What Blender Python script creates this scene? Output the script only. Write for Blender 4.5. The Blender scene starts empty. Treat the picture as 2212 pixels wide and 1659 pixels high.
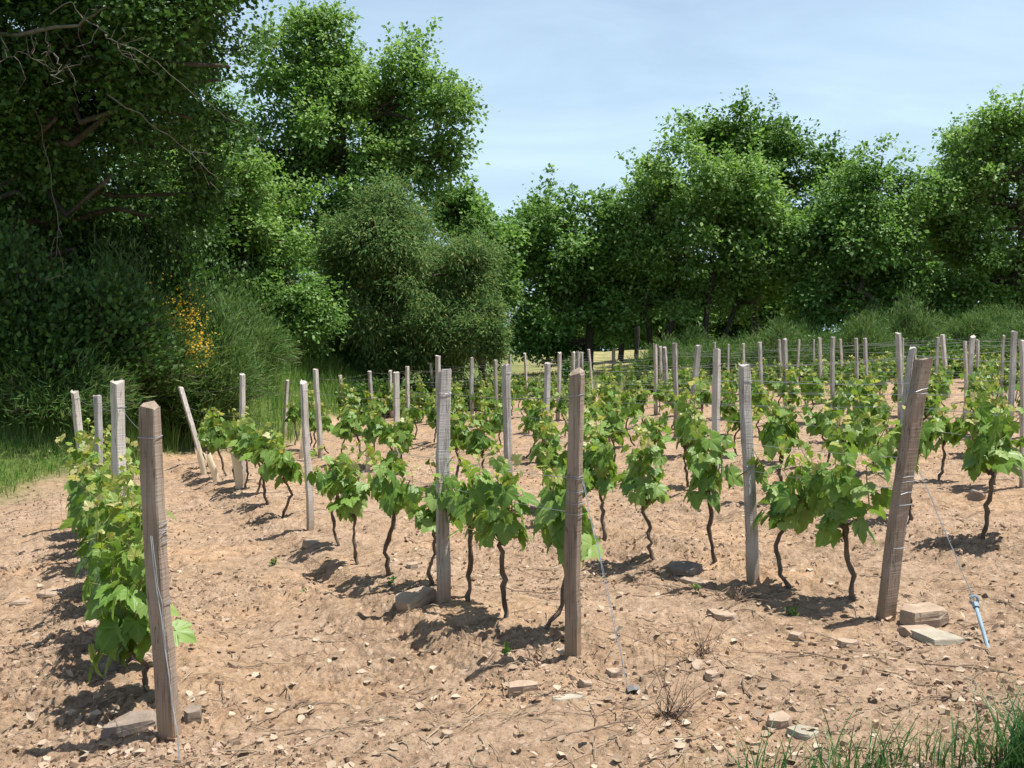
import bpy, math, random
import numpy as np
from mathutils import Vector

scene = bpy.context.scene
C = scene.collection
R = np.random.default_rng(7)
random.seed(7)

# ------------------------------------------------------------------ camera, light, exposure
HC = 1.65
cam_d = bpy.data.cameras.new("camera")
cam = bpy.data.objects.new("camera", cam_d)
C.objects.link(cam)
cam.location = (0, 0, HC)
cam.rotation_euler = (math.radians(90 - 1.87), 0, 0)
cam_d.sensor_width = 36
cam_d.lens = 34.96
cam_d.clip_start = 0.1
cam_d.clip_end = 3000
scene.camera = cam

SUN_EL, SUN_DIR = 71.0, (0.97, 0.08)          # horizontal direction towards the sun
az = math.atan2(SUN_DIR[1], SUN_DIR[0])
sun_v = Vector((math.cos(az) * math.cos(math.radians(SUN_EL)), math.sin(az) * math.cos(math.radians(SUN_EL)), math.sin(math.radians(SUN_EL))))
sl = bpy.data.lights.new("sun", 'SUN')
sl.energy = 4.8
sl.angle = math.radians(0.5)
sl.color = (1.0, 0.955, 0.89)
so = bpy.data.objects.new("sun", sl)
C.objects.link(so)
so.rotation_euler = sun_v.to_track_quat('Z', 'Y').to_euler()

world = bpy.data.worlds.new("World")
scene.world = world
world.use_nodes = True
wt = world.node_tree
wt.nodes.clear()
wo = wt.nodes.new("ShaderNodeOutputWorld")
bg = wt.nodes.new("ShaderNodeBackground")
sky = wt.nodes.new("ShaderNodeTexSky")
sky.sky_type = 'NISHITA'
sky.sun_disc = False
sky.sun_elevation = math.radians(SUN_EL)
sky.sun_rotation = math.pi / 2 - az
sky.altitude = 50
sky.air_density = 1.0
sky.dust_density = 1.4
sky.ozone_density = 2.0
tc = wt.nodes.new("ShaderNodeTexCoord")
sep = wt.nodes.new("ShaderNodeSeparateXYZ")
wt.links.new(tc.outputs['Generated'], sep.inputs[0])
# thin high cloud: noise laid out on a flat layer overhead (direction / height)
mz = wt.nodes.new("ShaderNodeMath"); mz.operation = 'ADD'; mz.inputs[1].default_value = 0.22
wt.links.new(sep.outputs[2], mz.inputs[0])
dx = wt.nodes.new("ShaderNodeMath"); dx.operation = 'DIVIDE'
dy = wt.nodes.new("ShaderNodeMath"); dy.operation = 'DIVIDE'
wt.links.new(sep.outputs[0], dx.inputs[0]); wt.links.new(mz.outputs[0], dx.inputs[1])
wt.links.new(sep.outputs[1], dy.inputs[0]); wt.links.new(mz.outputs[0], dy.inputs[1])
cmb = wt.nodes.new("ShaderNodeCombineXYZ")
wt.links.new(dx.outputs[0], cmb.inputs[0]); wt.links.new(dy.outputs[0], cmb.inputs[1])
mpg = wt.nodes.new("ShaderNodeMapping")
mpg.inputs['Rotation'].default_value = (0, 0, math.radians(24))
mpg.inputs['Scale'].default_value = (1.0, 1.7, 1)
wt.links.new(cmb.outputs[0], mpg.inputs[0])
cn = wt.nodes.new("ShaderNodeTexNoise")
cn.inputs['Scale'].default_value = 1.7
cn.inputs['Detail'].default_value = 9
cn.inputs['Roughness'].default_value = 0.55
cn.inputs['Distortion'].default_value = 0.5
wt.links.new(mpg.outputs[0], cn.inputs['Vector'])
cr = wt.nodes.new("ShaderNodeMapRange")
cr.inputs['From Min'].default_value = 0.36
cr.inputs['From Max'].default_value = 0.66
cr.inputs['To Min'].default_value = 0.0
cr.inputs['To Max'].default_value = 0.6
wt.links.new(cn.outputs[0], cr.inputs[0])
hz = wt.nodes.new("ShaderNodeMapRange")
hz.inputs['From Min'].default_value = 0.0
hz.interpolation_type = 'SMOOTHSTEP'
hz.inputs['From Max'].default_value = 0.85
hz.inputs['To Min'].default_value = 1.0
hz.inputs['To Max'].default_value = 0.0
wt.links.new(sep.outputs[2], hz.inputs[0])
ca_ = wt.nodes.new("ShaderNodeMath"); ca_.operation = 'MULTIPLY_ADD'
ca_.inputs[1].default_value = 0.58; ca_.inputs[2].default_value = 0.72
wt.links.new(cr.outputs[0], ca_.inputs[0])
hs_ = wt.nodes.new("ShaderNodeMath"); hs_.operation = 'MULTIPLY'; hs_.use_clamp = True
wt.links.new(ca_.outputs[0], hs_.inputs[0]); wt.links.new(hz.outputs[0], hs_.inputs[1])
cm = wt.nodes.new("ShaderNodeMixRGB")
cm.inputs['Color2'].default_value = (5.5, 7.3, 8.9, 1)
wt.links.new(hs_.outputs[0], cm.inputs['Fac'])
wt.links.new(sky.outputs[0], cm.inputs['Color1'])
wt.links.new(cm.outputs[0], bg.inputs['Color'])
bg.inputs['Strength'].default_value = 0.075
wt.links.new(bg.outputs[0], wo.inputs['Surface'])

scene.view_settings.view_transform = 'Standard'
scene.view_settings.look = 'None'
scene.view_settings.exposure = 0.80
scene.view_settings.gamma = 1.0
scene.render.engine = 'CYCLES'
cy = scene.cycles
cy.max_bounces = 6
cy.diffuse_bounces = 4
cy.glossy_bounces = 2
cy.transmission_bounces = 4
cy.transparent_max_bounces = 4
cy.caustics_reflective = False
cy.caustics_refractive = False
cy.use_denoising = True

# ------------------------------------------------------------------ layout of the vineyard
F, CX, YH = 2148.0, 1106.0, 760.0             # measured on the photograph: focal length, centre, horizon
U, V, O, SP = (-.43, .903), (.903, .43), (-1.58, 4.38), 2.05   # row direction, across the rows, first end post, spacing
TE = np.array([10.5, 14.6, 15.0, 19.2, 21.6, 24.0, 26.3, 26.0, 25.0, 24, 23, 22, 21, 19.5, 18.3, 17.2, 16, 15])


def sst(a, b, x):
    t = np.clip((np.asarray(x, float) - a) / (b - a), 0, 1)
    return t * t * (3 - 2 * t)


def kt(x, y):
    ax, ay = np.asarray(x, float) - O[0], np.asarray(y, float) - O[1]
    return (ax * V[0] + ay * V[1]) / SP, ax * U[0] + ay * U[1]


def tend(k):
    return np.interp(k, np.arange(len(TE)), TE)


def rowpos(k, t):
    return O[0] + SP * k * V[0] + t * U[0], O[1] + SP * k * V[1] + t * U[1]


def gbase(x, y):
    k, t = kt(x, y)
    x = np.asarray(x, float); y = np.asarray(y, float)
    z = .055 * 30 * np.tanh(x / 30)
    z = z + (.5 + 1.0 * sst(6.2, 3.5, k)) * sst(0, 1, (t - tend(k)) / (4.6 + 2.4 * sst(3.5, 6.2, k))) + .7 * sst(42, 85, y)
    return z


def h2(ix, iy, s):
    n = (ix.astype(np.int64) * 374761393 + iy.astype(np.int64) * 668265263 + s * 1442695041) & 0x7fffffff
    n = ((n ^ (n >> 13)) * 1274126177) & 0x7fffffff
    return ((n ^ (n >> 16)) & 0xffff) / 65535.0


def vnoise(x, y, s=0):
    x = np.asarray(x, float); y = np.asarray(y, float)
    ix, iy = np.floor(x), np.floor(y)
    fx, fy = x - ix, y - iy
    fx = fx * fx * (3 - 2 * fx); fy = fy * fy * (3 - 2 * fy)
    a, b, c, d = h2(ix, iy, s), h2(ix + 1, iy, s), h2(ix, iy + 1, s), h2(ix + 1, iy + 1, s)
    return (a * (1 - fx) + b * fx) * (1 - fy) + (c * (1 - fx) + d * fx) * fy - .5


def soilmask(x, y):
    """1 on the bare vineyard soil, 0 on grass"""
    k, t = kt(x, y)
    w = vnoise(np.asarray(x) * .9, np.asarray(y) * .9, 5) * 1.6
    m = sst(1.3, .1, t - tend(k) + w)
    m = m * sst(-1.75, -.9, k + w * .35 + .08 * np.clip(t, 0, 20) * 0 - .25 * sst(6, 11, t))
    return m


def ground_z(x, y):
    x = np.asarray(x, float); y = np.asarray(y, float)
    z = gbase(x, y)
    k, t = kt(x, y)
    m = soilmask(x, y)
    infield = sst(-.8, .3, t) * m
    z = z + infield * (.045 * np.cos(2 * math.pi * k) - .02)
    z = z + m * (.05 * vnoise(x * 1.3, y * 1.3, 1) + .035 * vnoise(x * 4, y * 4, 2))
    for kc in (.30, .72):                            # wheel ruts between the two left rows
        z = z - infield * .035 * np.exp(-((k - kc - .03 * np.sin(t * .8)) / .055) ** 2)
    z = z + infield * .012 * np.cos(2 * math.pi * k * 6 + 2 * vnoise(x, y, 6)) * sst(-.1, .3, vnoise(x * .5, y * .5, 8) + .1)
    z = z + (1 - m) * .12 * vnoise(x * .6, y * .6, 3)
    return z


def clods(x, y):
    c = vnoise(x * 11, y * 11, 11)
    d = vnoise(x * 23, y * 23, 12)
    e = vnoise(x * 47, y * 47, 13)
    patch = .5 + sst(-.2, .25, vnoise(x * 1.1, y * 1.1, 14)) * .9
    return patch * (.042 * np.abs(c) + .040 * np.abs(d) + .024 * e)


def gz(x, y):
    return float(ground_z(x, y)) + (float(clods(np.float64(x), np.float64(y))) * float(soilmask(x, y)) if math.hypot(x, y) < 14 else 0.0)


def at(px, py, d):
    """world point seen at (px, py) of the 2212 px wide photograph, d metres in front"""
    return Vector(((px - CX) / F * d, d, HC - (py - YH) / F * d))


# ------------------------------------------------------------------ helpers
class MB:
    """collects vertices and faces for ONE mesh"""
    def __init__(s):
        s.v, s.f, s.n, s.att = [], [], 0, []

    def add(s, verts, faces, mi=0, att=None):
        verts = np.asarray(verts, float).reshape(-1, 3)
        faces = np.asarray(faces, np.int64)
        s.v.append(verts)
        s.f.append((faces + s.n, mi))
        s.att.append(np.zeros(len(verts)) if att is None else np.asarray(att, float).ravel())
        s.n += len(verts)

    def tube(s, pts, rad, sides=6, mi=0, cap=True):
        pts = np.asarray(pts, float); n = len(pts)
        rad = np.broadcast_to(np.asarray(rad, float), (n,))
        tan = np.gradient(pts, axis=0)
        tan /= np.linalg.norm(tan, axis=1, keepdims=True) + 1e-9
        ref = np.array([0, 0, 1.0]) if abs(tan[:, 2]).mean() < .85 else np.array([1.0, 0, 0])
        a = np.cross(tan, ref); a /= np.linalg.norm(a, axis=1, keepdims=True) + 1e-9
        b = np.cross(tan, a)
        th = np.arange(sides) / sides * 2 * math.pi
        ring = pts[:, None] + rad[:, None, None] * (np.cos(th)[None, :, None] * a[:, None] + np.sin(th)[None, :, None] * b[:, None])
        i = np.arange(n - 1)[:, None] * sides; j = np.arange(sides)[None]; j2 = (j + 1) % sides
        q = np.stack([i + j, i + j2, i + sides + j2, i + sides + j], -1).reshape(-1, 4)
        s.add(ring.reshape(-1, 3), q, mi)
        if cap and sides > 2:
            base = s.n - n * sides
            for r0 in (0, (n - 1) * sides):
                for jj in range(1, sides - 1):
                    s.f.append((np.array([[base + r0, base + r0 + jj, base + r0 + jj + 1]]), mi))

    def mesh(s, name, mats, smooth=False, att=None):
        v = np.concatenate(s.v) if s.v else np.zeros((0, 3))
        me = bpy.data.meshes.new(name)
        idx = [f.ravel() for f, _ in s.f]
        cnt = [np.full(len(f), f.shape[1]) for f, _ in s.f]
        mi = [np.full(len(f), m) for f, m in s.f]
        idx = np.concatenate(idx); cnt = np.concatenate(cnt); mi = np.concatenate(mi)
        me.vertices.add(len(v)); me.vertices.foreach_set("co", v.ravel().astype(np.float32))
        me.loops.add(len(idx)); me.loops.foreach_set("vertex_index", idx.astype(np.int32))
        me.polygons.add(len(cnt))
        me.polygons.foreach_set("loop_start", (np.cumsum(cnt) - cnt).astype(np.int32))
        me.polygons.foreach_set("loop_total", cnt.astype(np.int32))
        me.polygons.foreach_set("material_index", mi.astype(np.int32))
        me.polygons.foreach_set("use_smooth", np.full(len(cnt), smooth))
        for m in mats:
            me.materials.append(m)
        if att:
            a = me.attributes.new(att, 'FLOAT', 'POINT')
            a.data.foreach_set("value", np.concatenate(s.att).astype(np.float32))
        me.update(calc_edges=True)
        return me

    def build(s, name, mats, parent=None, loc=None, smooth=False, att=None):
        me = s.mesh(name, mats, smooth, att)
        o = bpy.data.objects.new(name, me)
        C.objects.link(o)
        if parent is not None:
            o.parent = parent
        if loc is not None:
            o.location = loc
        return o


def tag(o, label, cat, group=None, kind=None):
    if kind:
        o['kind'] = kind
    if label:
        o['label'] = label
    if cat:
        o['category'] = cat
    if group:
        o['group'] = group
    return o


def empty(name, loc, label, cat, group=None, rz=0.0):
    o = bpy.data.objects.new(name, None)
    C.objects.link(o)
    o.empty_display_size = .1
    o.location = loc
    o.rotation_euler = (0, 0, rz)
    return tag(o, label, cat, group)


def norm(a):
    return a / (np.linalg.norm(a, axis=-1, keepdims=True) + 1e-9)


def scatter_leaves(mb, P, D, N, S, tmpl, tris, mi=0, att=None):
    """place a leaf template (x across, y along, z up) at every P with axis D, normal N, size S"""
    D = norm(D); N = norm(N - (N * D).sum(-1, keepdims=True) * D); X = np.cross(D, N)
    S = np.broadcast_to(np.asarray(S, float), (len(P),))
    T = np.asarray(tmpl, float)
    v = P[:, None] + S[:, None, None] * (T[None, :, 0:1] * X[:, None] + T[None, :, 1:2] * D[:, None] + T[None, :, 2:3] * N[:, None])
    f = (np.arange(len(P))[:, None, None] * len(T) + np.asarray(tris)[None]).reshape(-1, np.asarray(tris).shape[1])
    mb.add(v.reshape(-1, 3), f, mi, None if att is None else np.tile(att, len(P)))


# ------------------------------------------------------------------ materials
def new_mat(name):
    m = bpy.data.materials.new(name); m.use_nodes = True
    nt = m.node_tree; nt.nodes.clear()
    out = nt.nodes.new("ShaderNodeOutputMaterial")
    return m, nt, out


def N(nt, typ, **kw):
    n = nt.nodes.new("ShaderNode" + typ)
    for k_, v_ in kw.items():
        if k_ in n.bl_rna.properties and k_ not in n.inputs:
            setattr(n, k_, v_)
        else:
            n.inputs[k_].default_value = v_
    return n


def ramp(nt, stops, interp='LINEAR'):
    r = nt.nodes.new("ShaderNodeValToRGB")
    e = r.color_ramp.elements
    while len(e) < len(stops):
        e.new(0.5)
    for i, (p, c) in enumerate(stops):
        e[i].position = p; e[i].color = (c[0], c[1], c[2], 1)
    r.color_ramp.interpolation = interp
    return r


def leaf_mat(name, cols, trans=.35, tcol=None, rough=.45, spec=.4, vein=False, obj_var=True):
    """leaf: cols spread over the leaves at random, light passes through the blade"""
    m, nt, out = new_mat(name)
    L = nt.links.new
    geo = N(nt, "NewGeometry")
    stops = [(i / (len(cols) - 1), c) for i, c in enumerate(cols)]
    r = ramp(nt, stops)
    L(geo.outputs['Random Per Island'], r.inputs[0])
    col = r.outputs[0]
    if vein:
        at_ = N(nt, "Attribute", attribute_name="vein")
        mx = N(nt, "MixRGB"); mx.inputs['Color2'].default_value = (.22, .34, .09, 1)
        ml = N(nt, "Math", operation='MULTIPLY'); ml.inputs[1].default_value = .45
        L(at_.outputs['Fac'], ml.inputs[0]); L(ml.outputs[0], mx.inputs['Fac']); L(col, mx.inputs['Color1'])
        col = mx.outputs[0]
    p = N(nt, "BsdfPrincipled", **{'Roughness': rough, 'Specular IOR Level': spec})
    L(col, p.inputs['Base Color'])
    t = N(nt, "BsdfTranslucent")
    hs = N(nt, "HueSaturation", **{'Hue': .488, 'Saturation': 1.1, 'Value': 1.25})
    L(col, hs.inputs['Color']); L(hs.outputs[0], t.inputs['Color'])
    mix = N(nt, "MixShader"); mix.inputs[0].default_value = trans
    L(p.outputs[0], mix.inputs[1]); L(t.outputs[0], mix.inputs[2]); L(mix.outputs[0], out.inputs['Surface'])
    return m


def simple(name, col, rough=.7, metal=0., spec=.3, var=None, scale=8., bump=0., stretch=None):
    m, nt, out = new_mat(name)
    L = nt.links.new
    p = N(nt, "BsdfPrincipled", **{'Roughness': rough, 'Metallic': metal, 'Specular IOR Level': spec})
    p.inputs['Base Color'].default_value = (*col, 1)
    if var is not None or bump:
        tcn = N(nt, "TexCoord")
        oi = N(nt, "ObjectInfo")
        mp = N(nt, "Mapping")
        if stretch:
            mp.inputs['Scale'].default_value = stretch
        ml = N(nt, "Math", operation='MULTIPLY'); ml.inputs[1].default_value = 37.0
        L(oi.outputs['Random'], ml.inputs[0]); L(ml.outputs[0], mp.inputs['Location'])
        L(tcn.outputs['Object'], mp.inputs[0])
        n = N(nt, "TexNoise", **{'Scale': scale, 'Detail': 6., 'Roughness': .62})
        L(mp.outputs[0], n.inputs['Vector'])
        if var is not None:
            r = ramp(nt, [(.3, col), (.7, var)])
            L(n.outputs[0], r.inputs[0]); L(r.outputs[0], p.inputs['Base Color'])
        if bump:
            b = N(nt, "Bump", **{'Strength': bump, 'Distance': .02})
            L(n.outputs[0], b.inputs['Height']); L(b.outputs[0], p.inputs['Normal'])
    L(p.outputs[0], out.inputs['Surface'])
    return m


def wood_mat(name, c1, c2, dark):
    """weathered split stake: long grain, saw marks, grey to brown"""
    m, nt, out = new_mat(name)
    L = nt.links.new
    tcn = N(nt, "TexCoord"); oi = N(nt, "ObjectInfo")
    ml = N(nt, "Math", operation='MULTIPLY'); ml.inputs[1].default_value = 53.0
    L(oi.outputs['Random'], ml.inputs[0])
    mp = N(nt, "Mapping"); mp.inputs['Scale'].default_value = (55, 55, 2.2)
    L(tcn.outputs['Object'], mp.inputs[0]); L(ml.outputs[0], mp.inputs['Location'])
    g = N(nt, "TexNoise", **{'Scale': 1., 'Detail': 5., 'Roughness': .65, 'Distortion': .6})
    L(mp.outputs[0], g.inputs['Vector'])
    mp2 = N(nt, "Mapping"); mp2.inputs['Scale'].default_value = (5, 5, 3)
    L(tcn.outputs['Object'], mp2.inputs[0]); L(ml.outputs[0], mp2.inputs['Location'])
    b_ = N(nt, "TexNoise", **{'Scale': 1., 'Detail': 3.})
    L(mp2.outputs[0], b_.inputs['Vector'])
    mp3 = N(nt, "Mapping"); mp3.inputs['Scale'].default_value = (3, 3, 90)
    L(tcn.outputs['Object'], mp3.inputs[0])
    saw = N(nt, "TexNoise", **{'Scale': 1., 'Detail': 2.})
    L(mp3.outputs[0], saw.inputs['Vector'])
    rb = ramp(nt, [(.35, c1), (.66, c2)])
    L(b_.outputs[0], rb.inputs[0])
    rg = ramp(nt, [(.28, dark), (.45, (1, 1, 1))])
    L(g.outputs[0], rg.inputs[0])
    mx = N(nt, "MixRGB", blend_type='MULTIPLY'); mx.inputs['Fac'].default_value = .85
    L(rb.outputs[0], mx.inputs['Color1']); L(rg.outputs[0], mx.inputs['Color2'])
    rs = ramp(nt, [(.36, (.86, .85, .84)), (.48, (1, 1, 1))])
    L(saw.outputs[0], rs.inputs[0])
    mx2 = N(nt, "MixRGB", blend_type='MULTIPLY'); mx2.inputs['Fac'].default_value = .35
    L(mx.outputs[0], mx2.inputs['Color1']); L(rs.outputs[0], mx2.inputs['Color2'])
    mp4 = N(nt, "Mapping"); mp4.inputs['Scale'].default_value = (26, 26, .9)
    L(tcn.outputs['Object'], mp4.inputs[0]); L(ml.outputs[0], mp4.inputs['Location'])
    ck = N(nt, "TexNoise", **{'Scale': 1., 'Detail': 3., 'Distortion': .3})
    L(mp4.outputs[0], ck.inputs['Vector'])
    rk = ramp(nt, [(.485, (1, 1, 1)), (.5, (.30, .27, .25)), (.515, (1, 1, 1))])
    L(ck.outputs[0], rk.inputs[0])
    mk = N(nt, "MixRGB", blend_type='MULTIPLY'); mk.inputs['Fac'].default_value = .8
    L(mx2.outputs[0], mk.inputs['Color1']); L(rk.outputs[0], mk.inputs['Color2'])
    sz = N(nt, "SeparateXYZ"); L(tcn.outputs['Object'], sz.inputs[0])
    zf_ = N(nt, "MapRange", **{'From Min': .02, 'From Max': .22, 'To Min': .75, 'To Max': 0.})
    nz = N(nt, "Math", operation='MULTIPLY_ADD'); nz.inputs[1].default_value = .25
    L(b_.outputs[0], nz.inputs[0]); nz.inputs[2].default_value = -.12
    zz_ = N(nt, "Math", operation='SUBTRACT'); L(sz.outputs[2], zz_.inputs[0]); L(nz.outputs[0], zz_.inputs[1])
    L(zz_.outputs[0], zf_.inputs[0])
    md = N(nt, "MixRGB"); md.inputs['Color2'].default_value = (.30, .20, .125, 1)
    L(zf_.outputs[0], md.inputs['Fac']); L(mk.outputs[0], md.inputs['Color1'])
    p = N(nt, "BsdfPrincipled", **{'Roughness': .85, 'Specular IOR Level': .2})
    L(md.outputs[0], p.inputs['Base Color'])
    ad = N(nt, "Math", operation='ADD')
    L(g.outputs[0], ad.inputs[0]); L(saw.outputs[0], ad.inputs[1])
    bm_ = N(nt, "Bump", **{'Strength': .5, 'Distance': .006})
    L(ad.outputs[0], bm_.inputs['Height']); L(bm_.outputs[0], p.inputs['Normal'])
    L(p.outputs[0], out.inputs['Surface'])
    return m


def soil_material():
    m, nt, out = new_mat("soil_and_grass_ground")
    L = nt.links.new
    tcn = N(nt, "TexCoord")
    big = N(nt, "TexNoise", **{'Scale': .9, 'Detail': 4.})
    mid = N(nt, "TexNoise", **{'Scale': 9., 'Detail': 8., 'Roughness': .7})
    fin = N(nt, "TexNoise", **{'Scale': 60., 'Detail': 6., 'Roughness': .7})
    vo = N(nt, "TexVoronoi", **{'Scale': 48.})
    for n in (big, mid, fin, vo):
        L(tcn.outputs['Object'], n.inputs['Vector'])
    r1 = ramp(nt, [(.30, (.19, .132, .088)), (.5, (.365, .26, .176)), (.72, (.475, .36, .258))])
    L(mid.outputs[0], r1.inputs[0])
    r2 = ramp(nt, [(.3, (.5, .48, .46)), (.52, (1, 1, 1)), (.75, (1.2, 1.16, 1.12))])
    L(fin.outputs[0], r2.inputs[0])
    mx = N(nt, "MixRGB", blend_type='MULTIPLY'); mx.inputs['Fac'].default_value = .8
    L(r1.outputs[0], mx.inputs['Color1']); L(r2.outputs[0], mx.inputs['Color2'])
    r3 = ramp(nt, [(.34, (1.06, .97, .86)), (.5, (.83, .80, .76)), (.66, (1.0, .99, .99))])
    L(big.outputs[0], r3.inputs[0])
    mx2 = N(nt, "MixRGB", blend_type='MULTIPLY'); mx2.inputs['Fac'].default_value = .8
    L(mx.outputs[0], mx2.inputs['Color1']); L(r3.outputs[0], mx2.inputs['Color2'])
    # shale flakes in the soil
    hs = N(nt, "MixRGB")
    rv = ramp(nt, [(.90, (0, 0, 0)), (.93, (.7, .7, .7))])
    sepc = N(nt, "SeparateColor")
    L(vo.outputs['Color'], sepc.inputs[0]); L(sepc.outputs[0], rv.inputs[0])
    rf = ramp(nt, [(0, (.26, .19, .135)), (1, (.46, .36, .27))])
    L(sepc.outputs[1], rf.inputs[0])
    L(rv.outputs[0], hs.inputs['Fac']); L(mx2.outputs[0], hs.inputs['Color1']); L(rf.outputs[0], hs.inputs['Color2'])
    # grassland floor
    gr = ramp(nt, [(.3, (.06, .085, .022)), (.55, (.10, .14, .035)), (.75, (.24, .20, .09))])
    L(mid.outputs[0], gr.inputs[0])
    dry = ramp(nt, [(.35, (.10, .14, .04)), (.6, (.36, .29, .14))])
    L(big.outputs[0], dry.inputs[0])
    aD = N(nt, "Attribute", attribute_name="dry")
    mg = N(nt, "MixRGB")
    L(aD.outputs['Fac'], mg.inputs['Fac']); L(gr.outputs[0], mg.inputs['Color1']); L(dry.outputs[0], mg.inputs['Color2'])
    a = N(nt, "Attribute", attribute_name="soil")
    ms = N(nt, "MixRGB")
    L(a.outputs['Fac'], ms.inputs['Fac']); L(mg.outputs[0], ms.inputs['Color1']); L(hs.outputs[0], ms.inputs['Color2'])
    p = N(nt, "BsdfPrincipled", **{'Roughness': .95, 'Specular IOR Level': .1})
    L(ms.outputs[0], p.inputs['Base Color'])
    sm = N(nt, "Math", operation='MULTIPLY_ADD'); sm.inputs[1].default_value = .45
    L(fin.outputs[0], sm.inputs[0]); L(mid.outputs[0], sm.inputs[2])
    b = N(nt, "Bump", **{'Strength': .9, 'Distance': .035})
    L(sm.outputs[0], b.inputs['Height']); L(b.outputs[0], p.inputs['Normal'])
    L(p.outputs[0], out.inputs['Surface'])
    return m


M = {}
M['soil'] = soil_material()
M['wood_grey'] = wood_mat("weathered_grey_wood", (.29, .265, .24), (.46, .435, .41), (.40, .36, .33))
M['wood_brown'] = wood_mat("brown_weathered_wood", (.22, .165, .12), (.34, .275, .22), (.45, .40, .36))
M['wood_pale'] = wood_mat("bleached_pale_wood", (.42, .375, .325), (.55, .505, .455), (.42, .38, .34))
M['wood_dark'] = wood_mat("dark_old_wood", (.05, .042, .035), (.09, .075, .06), (.5, .45, .4))
M['wire'] = simple("galvanised_wire", (.42, .44, .46), .45, .75)
M['wire_rust'] = simple("dull_wire", (.20, .19, .18), .6, .5)
M['steel'] = simple("galvanised_steel", (.24, .33, .40), .65, .05, var=(.19, .26, .31), scale=30)
M['vinebark'] = simple("vine_bark", (.06, .042, .032), .95, var=(.19, .145, .11), scale=30, bump=.8, stretch=(1, 1, .25))
M['bark'] = simple("oak_bark", (.035, .028, .02), .95, var=(.10, .08, .06), scale=12, bump=.8, stretch=(1, 1, .2))
M['deadwood'] = simple("bare_grey_twigs", (.10, .085, .068), .9, var=(.20, .175, .145), scale=9)
M['shoot'] = simple("green_shoot", (.20, .25, .06), .5, var=(.28, .21, .08), scale=12)
M['vineleaf'] = leaf_mat("vine_leaf", [(.07, .155, .02), (.12, .225, .034), (.17, .285, .058), (.25, .35, .10)], 0.36, rough=.45, spec=.3, vein=True)
M['youngleaf'] = leaf_mat("young_vine_leaf", [(.16, .27, .04), (.24, .34, .06), (.34, .36, .09), (.50, .48, .22)], .45, rough=.45)
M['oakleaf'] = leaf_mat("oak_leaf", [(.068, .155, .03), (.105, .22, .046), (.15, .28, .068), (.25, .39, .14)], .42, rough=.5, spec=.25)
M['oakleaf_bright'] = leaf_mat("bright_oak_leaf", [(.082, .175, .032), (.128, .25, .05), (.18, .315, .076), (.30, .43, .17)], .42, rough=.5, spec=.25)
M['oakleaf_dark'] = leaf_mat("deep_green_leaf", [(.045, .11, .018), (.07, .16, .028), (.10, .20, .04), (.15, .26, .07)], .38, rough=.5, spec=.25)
M['oakleaf_shaded'] = leaf_mat("shade_tinted_oak_leaf", [(.026, .07, .014), (.042, .10, .02), (.062, .135, .028), (.11, .20, .05)], .3, rough=.5, spec=.25)  # oak leaf with the left side's deep shade put into its colour
M['mimosaleaf'] = leaf_mat("feathery_grey_green_leaf", [(.06, .13, .042), (.09, .18, .056), (.135, .235, .072), (.24, .27, .10)], .35, rough=.75, spec=.1)
M['broom'] = leaf_mat("broom_stem_green", [(.05, .115, .028), (.08, .165, .04), (.115, .21, .055), (.20, .26, .10)], .35, rough=.55, spec=.25)
M['bramble'] = leaf_mat("bramble_leaf", [(.035, .10, .018), (.06, .15, .03), (.10, .19, .045), (.19, .25, .08)], .3, rough=.45)
M['blossom'] = leaf_mat("yellow_broom_flower", [(.55, .36, .03), (.68, .46, .04), (.72, .52, .08)], .3, rough=.6)
M['grass'] = leaf_mat("grass_blade", [(.045, .12, .018), (.075, .17, .03), (.11, .21, .045), (.22, .24, .09)], .35, rough=.45)
M['grass_light'] = leaf_mat("light_meadow_grass", [(.08, .18, .03), (.12, .24, .045), (.17, .29, .065), (.30, .34, .14)], .42, rough=.55, spec=.2)
M['grass_dark'] = leaf_mat("lush_grass_blade", [(.025, .085, .02), (.04, .12, .028), (.06, .15, .035), (.12, .17, .06)], .32, rough=.4)
M['drygrass'] = leaf_mat("dry_grass_blade", [(.16, .20, .06), (.26, .25, .10), (.40, .32, .17)], .3, rough=.6)
M['straw'] = simple("dry_twig", (.22, .165, .11), .9, var=(.40, .32, .22), scale=5)
M['twig'] = simple("dark_twig", (.10, .07, .05), .9, var=(.24, .17, .12), scale=5)
M['chip'] = leaf_mat("shale_chip", [(.17, .12, .08), (.28, .20, .138), (.34, .248, .175), (.42, .325, .24)], 0.0, rough=.9, spec=.15)
M['chip_soil'] = leaf_mat("soil_clod", [(.17, .116, .077), (.30, .205, .138), (.40, .283, .193)], 0.0, rough=.95, spec=.1)
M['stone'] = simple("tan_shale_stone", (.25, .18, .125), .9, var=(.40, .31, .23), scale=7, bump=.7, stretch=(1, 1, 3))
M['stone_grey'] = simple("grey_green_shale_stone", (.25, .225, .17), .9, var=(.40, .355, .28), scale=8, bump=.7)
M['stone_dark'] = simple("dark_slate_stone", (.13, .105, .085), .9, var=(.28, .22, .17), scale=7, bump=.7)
M['sleeve'] = leaf_mat("cream_plastic_sleeve", [(.72, .62, .45), (.78, .70, .54)], .35, rough=.55)
M['white'] = leaf_mat("white_petal", [(.75, .75, .68), (.8, .8, .72)], .3, rough=.6)
M['orange'] = simple("orange_scrap", (.62, .22, .09), .8)

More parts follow.
